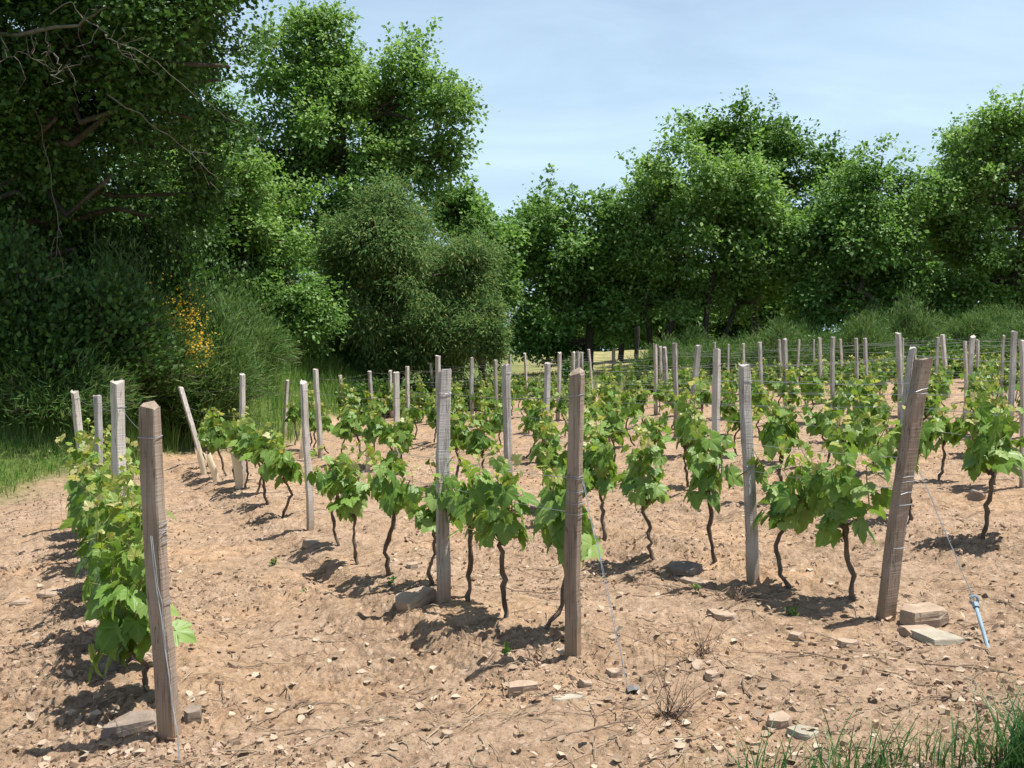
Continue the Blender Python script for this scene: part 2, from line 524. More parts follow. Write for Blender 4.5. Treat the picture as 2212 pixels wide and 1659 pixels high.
# ------------------------------------------------------------------ ground: one sheet to the horizon
def build_ground():
    fine = np.radians(np.linspace(-36, 36, 760))
    coarse = np.radians(np.concatenate([np.linspace(-180, -37, 60), ]))
    coarse2 = np.radians(np.linspace(37, 180, 60)[:-1])
    th = np.concatenate([coarse, fine, coarse2])
    rr = np.concatenate([[.4, 1.0, 1.8, 2.4], np.geomspace(2.8, 14, 480), np.geomspace(14.2, 60, 150), np.geomspace(63, 900, 36)])
    T, Rr = np.meshgrid(th, rr)
    X = np.sin(T) * Rr; Y = np.cos(T) * Rr
    Z = ground_z(X, Y)
    sm = soilmask(X, Y)
    Z = Z + clods(X, Y) * sm * sst(30, 9, Rr)
    Z = np.where(Rr > 90, Z * np.clip(1 - (Rr - 90) / 300, 0, 1) + .9 * np.clip((Rr - 90) / 300, 0, 1), Z)
    nt_, nr = len(th), len(rr)
    i = np.arange(nr - 1)[:, None] * nt_; j = np.arange(nt_)[None]; j2 = (j + 1) % nt_
    q = np.stack([i + j, i + nt_ + j, i + nt_ + j2, i + j2], -1).reshape(-1, 4)
    mb = MB()
    mb.add(np.stack([X, Y, Z], -1).reshape(-1, 3), q, 0, sm.ravel())
    mb.add([[0, 0, float(ground_z(0, 0))]], np.zeros((0, 3), int), 0, [1])
    cidx = mb.n - 1
    mb.f.append((np.stack([np.full(nt_, cidx), np.arange(nt_), (np.arange(nt_) + 1) % nt_], -1), 0))
    o = mb.build("ground", [M['soil']], smooth=True, att="soil")
    a = o.data.attributes.new("dry", 'FLOAT', 'POINT')
    k_, t_ = kt(X, Y)
    dry = sst(36, 48, Y) * sst(-3, 4, X)
    a.data.foreach_set("value", np.concatenate([dry.ravel(), [0]]).astype(np.float32))
    o['kind'] = 'structure'
    return o


build_ground()

# ------------------------------------------------------------------ trees
LEAF4 = ([(0, 0, 0), (.36, .5, .07), (0, 1, -.06), (-.36, .5, .07)], [(0, 1, 2), (0, 2, 3)])
LEAF6 = ([(0, 0, 0), (.26, .22, .05), (.40, .62, .08), (0, 1, -.08), (-.40, .62, .08), (-.26, .22, .05)], [(0, 1, 2), (0, 2, 3), (0, 3, 4), (0, 4, 5)])
WISP = ([(-.045, 0, 0), (.045, 0, 0), (.035, .6, .05), (0, 1, -.06), (-.035, .6, .05)], [(0, 1, 2), (0, 2, 4), (4, 2, 3)])
NEEDLE = ([(-.14, 0, 0), (.14, 0, 0), (.11, .6, .05), (0, 1, -.04), (-.11, .6, .05)], [(0, 1, 2), (0, 2, 4), (4, 2, 3)])


ORDW = ["first", "second", "third", "fourth", "fifth"]


def rnd(n):
    return norm(R.normal(size=(n, 3)))


def bend(a, b, n=6, j=.12):
    a = np.asarray(a, float); b = np.asarray(b, float)
    t = np.linspace(0, 1, n)[:, None]
    p = a + (b - a) * t
    L_ = np.linalg.norm(b - a)
    w = R.normal(size=(n, 3)) * L_ * j * .5
    w[0] = 0; w[-1] = 0
    return p + w


def tree(name, label, cat, base, lobes, clumps, per, leaf, mat, tr=.25, crad=.5, group=None, trunks=None,
         tmpl=LEAF4, up=.8, gap=.42, dead=0, flat=.65, twig=True, bark='bark', shell=.5, droop=0.0, sprig=.07):
    base = np.array(base, float)
    root = empty(name, base, label, cat, group)
    lb = np.array(lobes, float)                      # cx,cy,cz,r,(flatten)
    sub = []
    for q in lb:                                     # every main mass breaks up into smaller masses with their own outline
        m_ = 7
        dd_ = rnd(m_); dd_[:, 2] = dd_[:, 2] * .8 + .2
        rs = q[3] * (.34 + .30 * R.random(m_))
        sub.append(np.column_stack([q[:3] + norm(dd_) * (q[3] * (.62 + .33 * R.random(m_)))[:, None], rs]))
    lb = np.concatenate([np.column_stack([lb[:, :3], lb[:, 3] * .80])] + sub)
    nmain = len(lobes)
    ctr, rad = lb[:, :3] - base, lb[:, 3]
    w = rad ** 2; w[:nmain] *= .6; w = w / w.sum()
    n0 = int(clumps * 1.6)
    li = R.choice(len(lb), n0, p=w)
    d = rnd(n0); d[:, 2] = d[:, 2] * .9 + .1
    rho = rad[li] * (shell + (1.06 - shell) * R.random(n0) ** .6)
    p = ctr[li] + norm(d) * rho[:, None] * np.array([1, 1, .92])
    # noise gaps so that sky shows through between masses of leaves
    g = vnoise(p[:, 0] * .75 + 31, p[:, 2] * .75 + p[:, 1] * .4, 21) + .5 * vnoise(p[:, 0] * 1.7, p[:, 2] * 1.7 - p[:, 1], 22)
    o = np.argsort(g)[::-1][:int(n0 * (1 - gap * .5))]
    p, li = p[o], li[o]
    p = p[:clumps] if len(p) > clumps else p
    li = li[:len(p)]
    p = p[p[:, 2] > .25]; li = li[:len(p)]
    nc = len(p)
    cr_ = crad * (.6 + .8 * R.random(nc))
    si = np.nonzero((R.random(nc) < sprig) & (p[:, 2] > np.median(p[:, 2])))[0]
    if len(si):
        g_ = norm(norm(p[si] - ctr[li[si]]) * .8 + np.array([0, 0, .7]) + R.normal(size=(len(si), 3)) * .3)
        ext = np.concatenate([p[si] + g_ * (crad * a_) + R.normal(size=(len(si), 3)) * crad * .12 for a_ in (.9, 1.5, 2.1, 2.6)])
        p = np.concatenate([p, ext]); li = np.concatenate([li, np.tile(si * 0, 4) + np.tile(li[si], 4)])
        cr_ = np.concatenate([cr_, np.repeat([crad * .5, crad * .42, crad * .34, crad * .25], len(si))])
    nc0, nc = nc, len(p)
    pc = np.where(np.arange(nc) < nc0, (per * (.45 + 1.1 * R.random(nc))).astype(int), max(8, per // 5))
    ci = np.repeat(np.arange(nc), pc)
    off = R.normal(size=(len(ci), 3)) * .55
    off[:, 2] *= flat
    P = p[ci] + off * cr_[ci][:, None]
    outw = norm(p - ctr[li])[ci]
    Nn = outw * .35 + norm(off) * .5 + np.array([0, 0, up]) + rnd(len(ci)) * .6
    D = norm(off) * .7 + outw * .3 + rnd(len(ci)) * .7 - np.array([0, 0, .15 + droop])
    S = leaf * (.6 + .75 * R.random(len(ci))) * (.75 + .55 * R.random(nc))[ci]
    mb = MB()
    scatter_leaves(mb, P, D, Nn, S, tmpl[0], tmpl[1])
    mb.build("crown", [mat], root)
    if trunks is None:
        trunks = [(0, 0, tr)]
    tops = []
    tbs = [MB() for _ in trunks]
    hi = ctr[:, 2].max()
    for tb, (ox, oy, r0) in zip(tbs, trunks):
        near = ctr[np.argmin(np.hypot(ctr[:, 0] - ox, ctr[:, 1] - oy) + .15 * ctr[:, 2])]
        top = np.array([ox * .6 + near[0] * .4, oy * .6 + near[1] * .4, hi * .82])
        pts = bend((ox, oy, -.25), top, 9, .05)
        pts[1] = pts[0] * .8 + pts[1] * .2
        tb.tube(pts, np.linspace(r0, r0 * .22, 9) * np.array([1.35] + [1.0] * 8), 8)
        tops.append(pts)
    own = []
    for c, r_ in zip(ctr[:nmain], rad[:nmain]):
        ti = int(np.argmin([np.hypot(c[0] - q[0], c[1] - q[1]) for q in trunks]))
        own.append(ti); tb, tp = tbs[ti], tops[ti]
        j = int(np.clip(np.searchsorted(tp[:, 2], c[2] - r_ * .9), 2, 7))
        pts = bend(tp[j], c, 6, .1)
        tb.tube(pts, np.linspace(.28 * tr + .02, .03, 6), 5)
    if twig:
        sel = R.choice(nc0, min(nc0, 130), replace=False)
        for i in sel:
            mn = int(np.argmin(np.linalg.norm(ctr[:nmain] - p[i], axis=1)))
            a = ctr[mn] * .85 + p[i] * .15
            tbs[own[mn]].tube(bend(a, p[i] * 1.0, 4, .12), np.linspace(.032, .009, 4), 3, cap=False)
    for tb in tbs:
        tb.build("trunk", [M[bark]], root, smooth=True)
    if dead:
        for i in range(dead):
            db = MB()
            a = p[R.integers(nc0)]
            for q in range(5):
                e = a + rnd(1)[0] * np.array([.9, .5, .9]) * (.6 + .8 * R.random())
                db.tube(bend(a, e, 5, .2), np.linspace(.018, .005, 5), 3, cap=False)
            db.build("dead_branch", [M['deadwood']], root)
    return root


def L_(px, py, r, d, dd=0.0):
    """crown lobe from its place in the view: centre, radius in view pixels, distance"""
    v = at(px, py, d)
    return (v.x, v.y + dd, v.z, r / F * d)


def gpt(px, d):
    x = (px - CX) / F * d
    return (x, d, float(gbase(x, d)))


def back(lobes, s=1.0):
    """fill the far side of a crown with the same masses, set deeper"""
    return lobes + [(x, y + r * 1.1 * s, z - .2 * r, r * .9) for x, y, z, r in lobes]


g_r = "broadleaf trees along the right-hand field edge"
d = 43
tree("oak_tree", "round-crowned tree beyond the brown meadow gap, drooping dark limbs near the ground", "tree", gpt(1268, d),
     back([L_(1200, 470, 82, d), L_(1160, 560, 70, d), L_(1250, 560, 95, d), L_(1130, 640, 50, d), L_(1320, 640, 80, d, -1), L_(1180, 660, 75, d), L_(1140, 715, 40, d), L_(1255, 690, 60, d), L_(1130, 745, 32, d), L_(1190, 735, 40, d), L_(1300, 690, 45, d), L_(1215, 750, 26, d), L_(1310, 455, 48, d), L_(1340, 520, 65, d), L_(1270, 450, 40, d)]),
     520, 75, .17, M['oakleaf'], .26, .5, g_r, up=.7, dead=3)
d = 42
tree("oak_tree", "broadest tree on the right, bright crown rising over the leaning grey stake", "tree", gpt(1450, d),
     back([L_(1450, 395, 92, d), L_(1400, 480, 80, d), L_(1545, 420, 100, d), L_(1620, 480, 80, d), L_(1480, 540, 110, d), L_(1600, 570, 95, d), L_(1390, 590, 75, d), L_(1660, 580, 60, d), L_(1440, 640, 60, d), L_(1530, 640, 60, d), L_(1390, 665, 50, d), L_(1640, 640, 50, d)]),
     760, 80, .17, M['oakleaf_bright'], .24, .52, g_r, trunks=[(0, 0, .22), (-.7, .3, .14), (1.9, .2, .16), (2.9, .8, .13)], dead=2)
d = 50
tree("oak_tree", "tall darker tree poking up behind the broadest right-hand crown", "tree", gpt(1640, d),
     back([L_(1570, 315, 70, d), L_(1650, 330, 85, d), L_(1730, 400, 75, d), L_(1600, 420, 90, d), L_(1700, 500, 90, d), L_(1770, 375, 45, d), L_(1650, 600, 80, d), L_(1520, 300, 34, d), L_(1690, 320, 50, d)]),
     520, 70, .2, M['oakleaf_dark'], .24, .55, g_r, gap=.5)
d = 41
tree("oak_tree", "pointed tree with twin visible trunks between two larger right-hand crowns", "tree", gpt(1877, d),
     back([L_(1905, 385, 62, d), L_(1845, 440, 75, d), L_(1930, 440, 85, d), L_(1900, 340, 36, d), L_(1780, 510, 65, d), L_(1880, 560, 95, d), L_(1800, 610, 70, d), L_(1960, 590, 60, d), L_(1770, 655, 55, d), L_(1850, 650, 60, d), L_(1930, 650, 60, d)]),
     560, 76, .165, M['oakleaf'], .2, .5, g_r, trunks=[(0, 0, .2), (1.2, .4, .14)], dead=5)
d = 42
tree("oak_tree", "big tree cut by the right edge, paler leaf clusters, bare twigs at top", "tree", gpt(2200, d),
     back([L_(2130, 320, 82, d), L_(2045, 400, 70, d), L_(1995, 395, 50, d), L_(2070, 320, 52, d), L_(2130, 275, 50, d), L_(2200, 380, 110, d), L_(2030, 520, 75, d), L_(2130, 500, 85, d), L_(2090, 610, 80, d), L_(2230, 560, 100, d), L_(2010, 640, 50, d), L_(2290, 430, 110, d), L_(2060, 665, 55, d), L_(2140, 660, 60, d), L_(2210, 660, 70, d)]),
     760, 78, .17, M['oakleaf_bright'], .32, .52, g_r, dead=6, gap=.5)
d = 58
for i, (px, py, r, lab) in enumerate([(1340, 600, 85, "distant tree glimpsed between the two leftmost right-hand crowns"),
                                      (1760, 600, 85, "distant dark tree low behind the pointed twin-trunked tree"),
                                      (2000, 560, 95, "distant dark tree filling the gap left of the tree at the right edge"),
                                      (1560, 640, 70, "distant tree low behind the three dark trunks of the broadest tree"),
                                      (1430, 650, 70, "distant tree low behind the black old post"),
                                      (1880, 650, 70, "distant tree low behind the twin trunks"),
                                      (2150, 640, 80, "distant tree low behind the tree at the right edge"),
                                      (1660, 665, 60, "distant bushy tree right of the three dark trunks")]):
    tree("oak_tree", lab, "tree", gpt(px, d), [L_(px, py, r, d), L_(px - 50, py + 50, r * .7, d), L_(px + 60, py + 40, r * .75, d)],
         200, 60, .24, M['oakleaf_dark'], .2, .6, g_r)
d = 40
tree("oak_tree", "slim green tree wedged between the feathery dark tree and the meadow gap", "tree", gpt(1045, d),
     back([L_(1020, 480, 55, d), L_(1055, 540, 65, d), L_(1085, 600, 45, d), L_(1030, 620, 70, d), L_(985, 450, 38, d)]),
     560, 76, .17, M['oakleaf'], .2, .5, "trees at the back of the vineyard", dead=4)
d = 98
for i_, px in enumerate([1165, 1245, 1330, 1410, 1490]):
    tree("distant_tree", f"far-off tree glimpsed beyond the meadow, {ORDW[i_]} from the left in its line", "tree", gpt(px, d),
         [L_(px, 700, 48, d), L_(px - 35, 725, 34, d), L_(px + 35, 722, 36, d), L_(px + 5, 745, 30, d)], 120, 50, .34, M['oakleaf_bright'], .2, .8, "far trees beyond the meadow", twig=False)
g_l = "trees on the left-hand wood edge"
d = 36
tree("oak_tree", "tallest tree left of centre, ragged sunlit crown against the sky with dead twigs", "tree", gpt(745, d),
     [L_(690, 95, 75, d), L_(620, 170, 85, d), L_(740, 170, 90, d), L_(830, 240, 85, d), L_(890, 185, 75, d), L_(960, 255, 62, d), L_(1005, 215, 26, d), L_(880, 120, 40, d),
      L_(850, 330, 95, d), L_(700, 290, 95, d), L_(600, 300, 70, d), L_(930, 350, 65, d), L_(760, 400, 90, d), L_(880, 430, 75, d), L_(650, 420, 70, d), L_(780, 500, 60, d),
      L_(740, 190, 80, d, 2.2), L_(840, 300, 80, d, 2.2), L_(650, 320, 75, d, 2.2), L_(645, 500, 70, d), L_(700, 480, 75, d), L_(610, 580, 70, d), L_(560, 400, 60, d), L_(720, 560, 80, d, 1), L_(570, 330, 60, d), L_(575, 240, 45, d), L_(735, 330, 75, d, -1.5), L_(690, 250, 60, d, -1), L_(760, 260, 55, d, -1), L_(800, 420, 70, d, -1.2), L_(590, 450, 65, d)],
     1350, 58, .15, M['oakleaf_bright'], .30, .46, g_l, trunks=[(0, 0, .3), (.9, .5, .2)], gap=.62, dead=9)
d = 27.5
tree("oak_tree", "mid-green leafy tree standing just behind the yellow broom bush", "tree", gpt(520, d),
     back([L_(560, 420, 85, d), L_(480, 480, 90, d), L_(590, 520, 75, d), L_(500, 590, 85, d), L_(420, 560, 70, d), L_(430, 400, 80, d), L_(540, 650, 60, d), L_(380, 470, 70, d)]),
     620, 70, .115, M['oakleaf_bright'], .2, .36, g_l, gap=.45, dead=3)
d = 27.2
tree("young_oak_tree", "small bright tree in front of the feathery dark tree's left side", "tree", gpt(650, d),
     back([L_(640, 640, 62, d), L_(690, 690, 42, d), L_(590, 690, 50, d), L_(655, 720, 45, d), L_(610, 590, 40, d)], .8),
     260, 60, .10, M['oakleaf'], .1, .32, g_l)
d = 31
tree("mimosa_tree", "dense feathery dark tree with brownish tips, centre-left behind the vines", "tree", gpt(850, d),
     back([L_(840, 490, 85, d), L_(760, 560, 85, d), L_(920, 560, 95, d), L_(700, 640, 75, d), L_(840, 650, 110, d), L_(960, 650, 95, d), L_(1020, 570, 52, d), L_(760, 720, 75, d),
           L_(900, 730, 85, d), L_(990, 710, 60, d), L_(840, 430, 36, d), L_(870, 590, 110, d, -.6), L_(780, 660, 90, d, -.6), L_(950, 720, 70, d, -.6), L_(700, 740, 55, d), L_(830, 760, 60, d, -.4), L_(930, 770, 50, d)]),
     1900, 110, .12, M['mimosaleaf'], .16, .42, g_l, tmpl=NEEDLE, up=.5, gap=.35, flat=.9, droop=.35, shell=.6)
d = 30
tree("conifer_shrub", "low feathery green shrub at the right foot of the dark feathery tree", "shrub", gpt(1040, d),
     [L_(1040, 680, 42, d), L_(1020, 730, 45, d), L_(1060, 735, 35, d)], 210, 80, .11, M['mimosaleaf'], .06, .28, None, tmpl=NEEDLE, up=.6, flat=.9)

# the big tree overhanging the left of the view
d = 17.0
lobes = [L_(60, 80, 170, d), L_(240, 60, 170, d), L_(420, 90, 130, d - .4), L_(500, 150, 70, d - .8), L_(330, 220, 140, d), L_(130, 260, 160, d), L_(-60, 200, 180, d),
         L_(250, 380, 130, d + .6), L_(60, 430, 150, d + .8), L_(420, 260, 80, d), L_(-100, 420, 170, d + .5), L_(160, 540, 100, d + 1.2),
         L_(380, -120, 190, d), L_(150, -150, 220, d), L_(-120, -100, 260, d), L_(520, -60, 110, d), L_(480, 40, 80, d - .4),
         L_(100, 100, 200, d + 2.2), L_(330, 60, 180, d + 2.2), L_(-100, 250, 220, d + 2.5), L_(250, -200, 230, d + 2.4), L_(50, -330, 250, d + 1), L_(300, -360, 180, d + 1),
         L_(300, 90, 200, d + 3.4), L_(430, 90, 110, d + 3), L_(100, 190, 220, d + 3.4), L_(-60, 80, 260, d + 4), L_(250, -120, 240, d + 3.4),
         L_(330, -300, 250, d + .8), L_(540, -260, 190, d + 1.2), L_(130, -340, 270, d + .8), L_(430, -290, 230, d + 2.6), L_(620, -300, 180, d + 2), L_(-80, -300, 250, d + .8),  # unseen lobes above the view, added to throw shade on the crown below
         L_(480, 180, 65, d + 3), L_(440, 300, 80, d + 3), L_(410, 420, 70, d + 2.6), L_(330, 470, 90, d + 2.6)]
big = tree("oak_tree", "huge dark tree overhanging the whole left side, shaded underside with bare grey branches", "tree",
           (-11.2, 19.0, float(gbase(-11.2, 19.0))), lobes, 4200, 66, .10, M['oakleaf_shaded'], .36, .40, g_l, gap=.7, up=.5, shell=.35)
o0 = np.array(big.location)
limbs = [[(-120, 110, 16.6), (0, 85, 16.3), (110, 72, 15.9), (190, 60, 15.7), (240, 25, 15.4)],
         [(120, 40, 15.5), (170, 10, 15.2), (185, 45, 15.2), (225, 70, 15.1), (250, 95, 15.1), (330, 130, 15.2), (410, 200, 15.5), (520, 270, 15.8), (570, 300, 16.0)],
         [(250, 95, 15.1), (270, 120, 15.1), (300, 125, 15.1)], [(240, 210, 16.0), (320, 260, 16.0), (400, 320, 16.3), (480, 390, 16.8)],
         [(110, 75, 15.2), (112, 110, 15.1), (125, 122, 15.1)], [(0, 150, 15.2), (55, 120, 14.9), (80, 125, 14.9)], [(55, 120, 14.9), (95, 140, 14.9), (130, 160, 14.9), (160, 145, 14.9)],
         [(80, 230, 17.0), (110, 330, 17.0), (125, 470, 16.1), (140, 600, 16.4)]]
for li_, pts in enumerate(limbs):
    P = np.array([np.array(at(*q)) for q in pts]) - o0
    nP = len(P) * 3
    tt = np.linspace(0, len(P) - 1, nP)
    Q = np.stack([np.interp(tt, np.arange(len(P)), P[:, i]) for i in range(3)], -1)
    Q[1:-1] += R.normal(size=(nP - 2, 3)) * .02
    r0 = [.045, .010, .006, .012, .006, .006, .006, .009][li_]
    db = MB()
    db.tube(Q, np.linspace(r0, r0 * .35, nP), 6)
    for q in range(5):
        a = Q[R.integers(1, nP)]
        db.tube(bend(a, a + rnd(1)[0] * .45 + np.array([.1, 0, -.12]), 5, .2), np.linspace(.008, .003, 5), 3, cap=False)
    db.build("bare_branch", [M['deadwood']], big, smooth=True)

d = 23
for (px, ls, lab) in [(130, [(130, 480, 160), (60, 620, 120), (230, 560, 130), (180, 700, 100), (300, 640, 80), (60, 380, 150), (330, 520, 100)],
                       "dark tree in deep shade behind the overhanging left tree"),
                      (-60, [(-40, 560, 150), (-100, 420, 160), (-20, 720, 110), (-120, 700, 130)], "dark tree cut by the left edge, behind the overhanging one")]:
    tree("oak_tree", lab, "tree", gpt(px, d), back([L_(a, b, c, d) for a, b, c in ls]), 640, 70, .13, M['oakleaf_shaded'], .2, .45, g_l, gap=.4)
d = 40
tree("oak_tree", "tree seen through the leaves between the overhanging tree and the tallest left tree", "tree", gpt(420, d),
     back([L_(420, 250, 110, d), L_(330, 330, 120, d), L_(470, 380, 110, d), L_(260, 430, 120, d), L_(380, 520, 120, d), L_(560, 560, 100, d), L_(520, 470, 90, d)]),
     560, 65, .16, M['oakleaf'], .3, .5, g_l, gap=.4)

# ------------------------------------------------------------------ shrubs
def shrub(name, label, px, d, w, h, n, mat, tmpl=WISP, leaf=.14, arch=True, flowers=None, group=None, cat="shrub", base=None, dens=9, crad=.12):
    """many arching stems, each lined with small leaves"""
    b = np.array(gpt(px, d)) if base is None else np.array(base)
    root = empty(name, b, label, cat, group)
    st, lf = MB(), MB()
    A = R.random(n) * 2 * math.pi; rr = np.sqrt(R.random(n))
    LP, LD, LN = [], [], []
    tips = []
    for i in range(n):
        sx, sy = math.cos(A[i]) * rr[i] * w * .45, math.sin(A[i]) * rr[i] * w * .35
        hh = h * (1 - .5 * rr[i] ** 2) * (.62 + .4 * R.random()) * (1 + .9 * float(vnoise(sx * 1.6 + 7.3 * px, sy * 1.6, 41)))
        e = np.array([sx * 1.35 + R.normal() * .12, sy * 1.35 + R.normal() * .12, hh])
        a = np.array([sx * .35, sy * .35, 0])
        t = np.linspace(0, 1, 7)[:, None]
        pts = a + (e - a) * t + np.array([sx * .3, sy * .3, 0]) * (t - t * t) * -1.0
        if arch:
            pts[:, 2] -= (t[:, 0] ** 3) * .18 * h * rr[i]
        if i % 3 == 0:
            st.tube(pts, np.linspace(.016, .004, 7), 3, cap=False)
        m_ = dens
        tt = R.random(m_) ** .6
        tt = .18 + .82 * tt
        q = np.stack([np.interp(tt, t[:, 0], pts[:, c]) for c in range(3)], -1) + R.normal(size=(m_, 3)) * crad
        LP.append(q)
        dirn = norm(e - a + np.array([sx, sy, 0]) * .5)
        LD.append(np.tile(dirn, (m_, 1)) + rnd(m_) * .75)
        LN.append(rnd(m_) + np.array([0, 0, .5]))
        tips.append(pts[-1])
    LP, LD, LN = map(np.concatenate, (LP, LD, LN))
    scatter_leaves(lf, LP, LD, LN, leaf * (.6 + .8 * R.random(len(LP))), tmpl[0], tmpl[1])
    lf.build("foliage", [mat], root)
    st.build("stems", [M['bark']], root)
    if flowers:
        for (fx, fy, fr, fd, cnt) in flowers:
            fb = MB()
            c = np.array(at(fx, fy, fd)) - b
            P = c + R.normal(size=(cnt, 3)) * fr / F * fd * .5
            scatter_leaves(fb, P, rnd(cnt), rnd(cnt), .045 * (.6 + .7 * R.random(cnt)), LEAF6[0], LEAF6[1])
            fb.build("blossom_cluster", [M['blossom']], root)['kind'] = 'stuff'
    return root


shrub("broom_shrub", "broom bush with clusters of yellow flowers at the wood edge", 405, 20.0, 2.5, 2.7, 1700, M['broom'], leaf=.17,
      flowers=[(400, 685, 50, 18.75, 260), (432, 745, 38, 18.7, 150), (420, 790, 40, 18.7, 30), (370, 640, 60, 18.8, 30)], dens=26)
shrub("broom_shrub", "dark broom bush in deep shade with a few dull yellow flowers", 278, 19.0, 2.6, 2.6, 1500, M['broom'], leaf=.17,
      flowers=[(315, 760, 40, 18.2, 50), (320, 700, 50, 18.2, 26)], dens=24)
shrub("broom_shrub", "drooping grey-green broom right of the yellow-flowered bush", 500, 22.8, 2.3, 1.6, 1300, M['broom'], leaf=.17, dens=26)
shrub("broom_shrub", "shaded bush behind the two front stakes of the leftmost row", 170, 17.4, 2.8, 2.6, 1300, M['oakleaf_shaded'], LEAF4, leaf=.1, dens=14)
shrub("broom_shrub", "darkest bush at the left edge under the overhanging tree", 20, 16.6, 3.0, 2.9, 1300, M['oakleaf_shaded'], LEAF4, leaf=.1, dens=14)
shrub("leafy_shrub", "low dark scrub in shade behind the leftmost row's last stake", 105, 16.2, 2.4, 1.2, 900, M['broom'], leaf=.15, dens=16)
shrub("leafy_shrub", "dark leafy bush in shade below the tree behind the yellow broom", 610, 30, 2.6, 1.6, 900, M['oakleaf_shaded'], LEAF4, leaf=.1, dens=14)
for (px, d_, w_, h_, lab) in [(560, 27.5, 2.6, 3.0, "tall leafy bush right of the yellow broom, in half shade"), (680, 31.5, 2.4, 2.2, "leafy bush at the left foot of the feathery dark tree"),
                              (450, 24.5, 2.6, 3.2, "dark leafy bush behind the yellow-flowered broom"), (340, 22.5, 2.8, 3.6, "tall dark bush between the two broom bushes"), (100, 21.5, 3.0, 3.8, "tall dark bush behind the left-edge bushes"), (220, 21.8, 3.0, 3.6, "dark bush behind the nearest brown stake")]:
    shrub("leafy_shrub", lab, px, d_, w_, h_, 1300, M['oakleaf_shaded'] if px < 460 else M['oakleaf'], LEAF4, leaf=.1, dens=14, crad=.16)
shrub("bramble_bush", "leafy bramble mound at the foot of the feathery dark tree", 815, 28.0, 2.1, 1.0, 900, M['bramble'], LEAF4, leaf=.1, dens=13)
shrub("bramble_bush", "low yellowish bramble right of the leafy mound, behind the stakes", 950, 30.0, 2.6, .75, 900, M['bramble'], LEAF4, leaf=.1, dens=12)
shrub("bramble_bush", "bramble patch below the slim tree, behind the centre end stakes", 1085, 35.0, 2.6, .8, 700, M['bramble'], LEAF4, leaf=.11, dens=12)
shrub("bramble_bush", "bright bramble shoot beside the lone stake near the meadow", 1243, 37.0, .9, 1.3, 260, M['bramble'], LEAF4, leaf=.12, dens=12)
hg = "bushes along the right-hand field edge"
hedge = [(1440, 34, 2.2, 1.5, 'broom', "tall grassy broom beside the black post"), (1560, 37.5, 3.0, 1.8, 'broom', "olive broom below the broadest tree's trunks"),
         (1680, 35.5, 2.6, 1.9, 'broom', "broom bush right of the three dark trunks"), (1790, 37, 2.4, 1.5, 'bramble', "darker leafy bush left of the twin-trunked tree"),
         (1850, 34.5, 2.6, 2.1, 'broom', "tallest broom, in front of the twin trunks"), (1960, 36, 2.4, 2.3, 'broom', "broom bush under the gap between the right-hand crowns"),
         (2030, 33.5, 1.6, 1.2, 'oakleaf_dark', "dark leafy bush behind the thick leaning post"), (2110, 36.5, 2.6, 2.0, 'broom', "broom bush left of the one at the right edge"),
         (2210, 34.5, 2.6, 1.9, 'broom', "broom bush cut by the right edge"), (2290, 35, 2.4, 1.9, 'broom', "broom bush beyond the right edge")]
hedge += [(1500, 39.5, 2.8, 1.4, 'broom', "low broom between the black post and the broadest tree's trunks"), (1620, 39, 2.8, 1.6, 'broom', "broom just left of the three dark trunks' right-hand bush"),
          (1735, 39.5, 2.8, 1.7, 'broom', "broom between the darker leafy bush and the trunks' right-hand bush"), (1905, 38.5, 2.8, 1.8, 'broom', "broom right beside the tallest broom, further back"),
          (2060, 39, 2.8, 1.8, 'broom', "broom behind the dark leafy bush near the thick leaning post"), (2160, 38.5, 2.8, 1.8, 'broom', "broom between the two brooms nearest the right edge")]
for px, d, w, h, mt, lab in hedge:
    if px > 2260:
        continue
    shrub("broom_shrub" if mt == 'broom' else "leafy_shrub", lab, px, d, w, h, 1100, M[mt], WISP if mt == 'broom' else LEAF4, leaf=.17 if mt == 'broom' else .12, group=hg, dens=24 if mt == 'broom' else 12)

# ------------------------------------------------------------------ grasses (uncountable: one object each)
def grass(name, label, pts, h, mat, wd=.006, lean=.45, seg=4, kindcat="grass"):
    pts = np.asarray(pts, float); n = len(pts)
    A = R.random(n) * 2 * math.pi
    hh = np.broadcast_to(np.asarray(h, float), (n,)) * (.5 + .7 * R.random(n))
    ln = lean * (.2 + R.random(n)) * hh
    dirv = np.stack([np.cos(A), np.sin(A), np.zeros(n)], -1)
    B = A + math.pi / 2 + R.normal(size=n) * .5
    side = np.stack([np.cos(B), np.sin(B), np.zeros(n)], -1)
    wdt = np.broadcast_to(np.asarray(wd, float), (n,))
    vs = []
    for s_ in range(seg + 1):
        t = s_ / seg
        c = pts + dirv * (ln * t ** 2)[:, None] + np.array([0, 0, 1.0]) * (hh * (t - .18 * t * t * lean))[:, None]
        w_ = wdt * (1 - t) ** .7
        if s_ < seg:
            vs += [c - side * w_[:, None], c + side * w_[:, None]]
        else:
            vs += [c]
    v = np.stack(vs, 1)
    nv = v.shape[1]
    mb = MB()
    base = np.arange(n)[:, None] * nv
    for s_ in range(seg - 1):
        mb_f = base + np.array([[2 * s_, 2 * s_ + 1, 2 * s_ + 3, 2 * s_ + 2]])
        if s_ == 0:
            mb.add(v.reshape(-1, 3), mb_f)
        else:
            mb.f.append((mb_f, 0))
    mb.f.append((base + np.array([[2 * seg - 2, 2 * seg - 1, 2 * seg]]), 0))
    o = mb.build(name, [mat])
    return tag(o, label, kindcat, kind="stuff")


def scat(n, x0, x1, y0, y1, cond):
    x = x0 + (x1 - x0) * R.random(n); y = y0 + (y1 - y0) * R.random(n)
    m = cond(x, y)
    x, y = x[m], y[m]
    return np.stack([x, y, ground_z(x, y) - .02], -1)


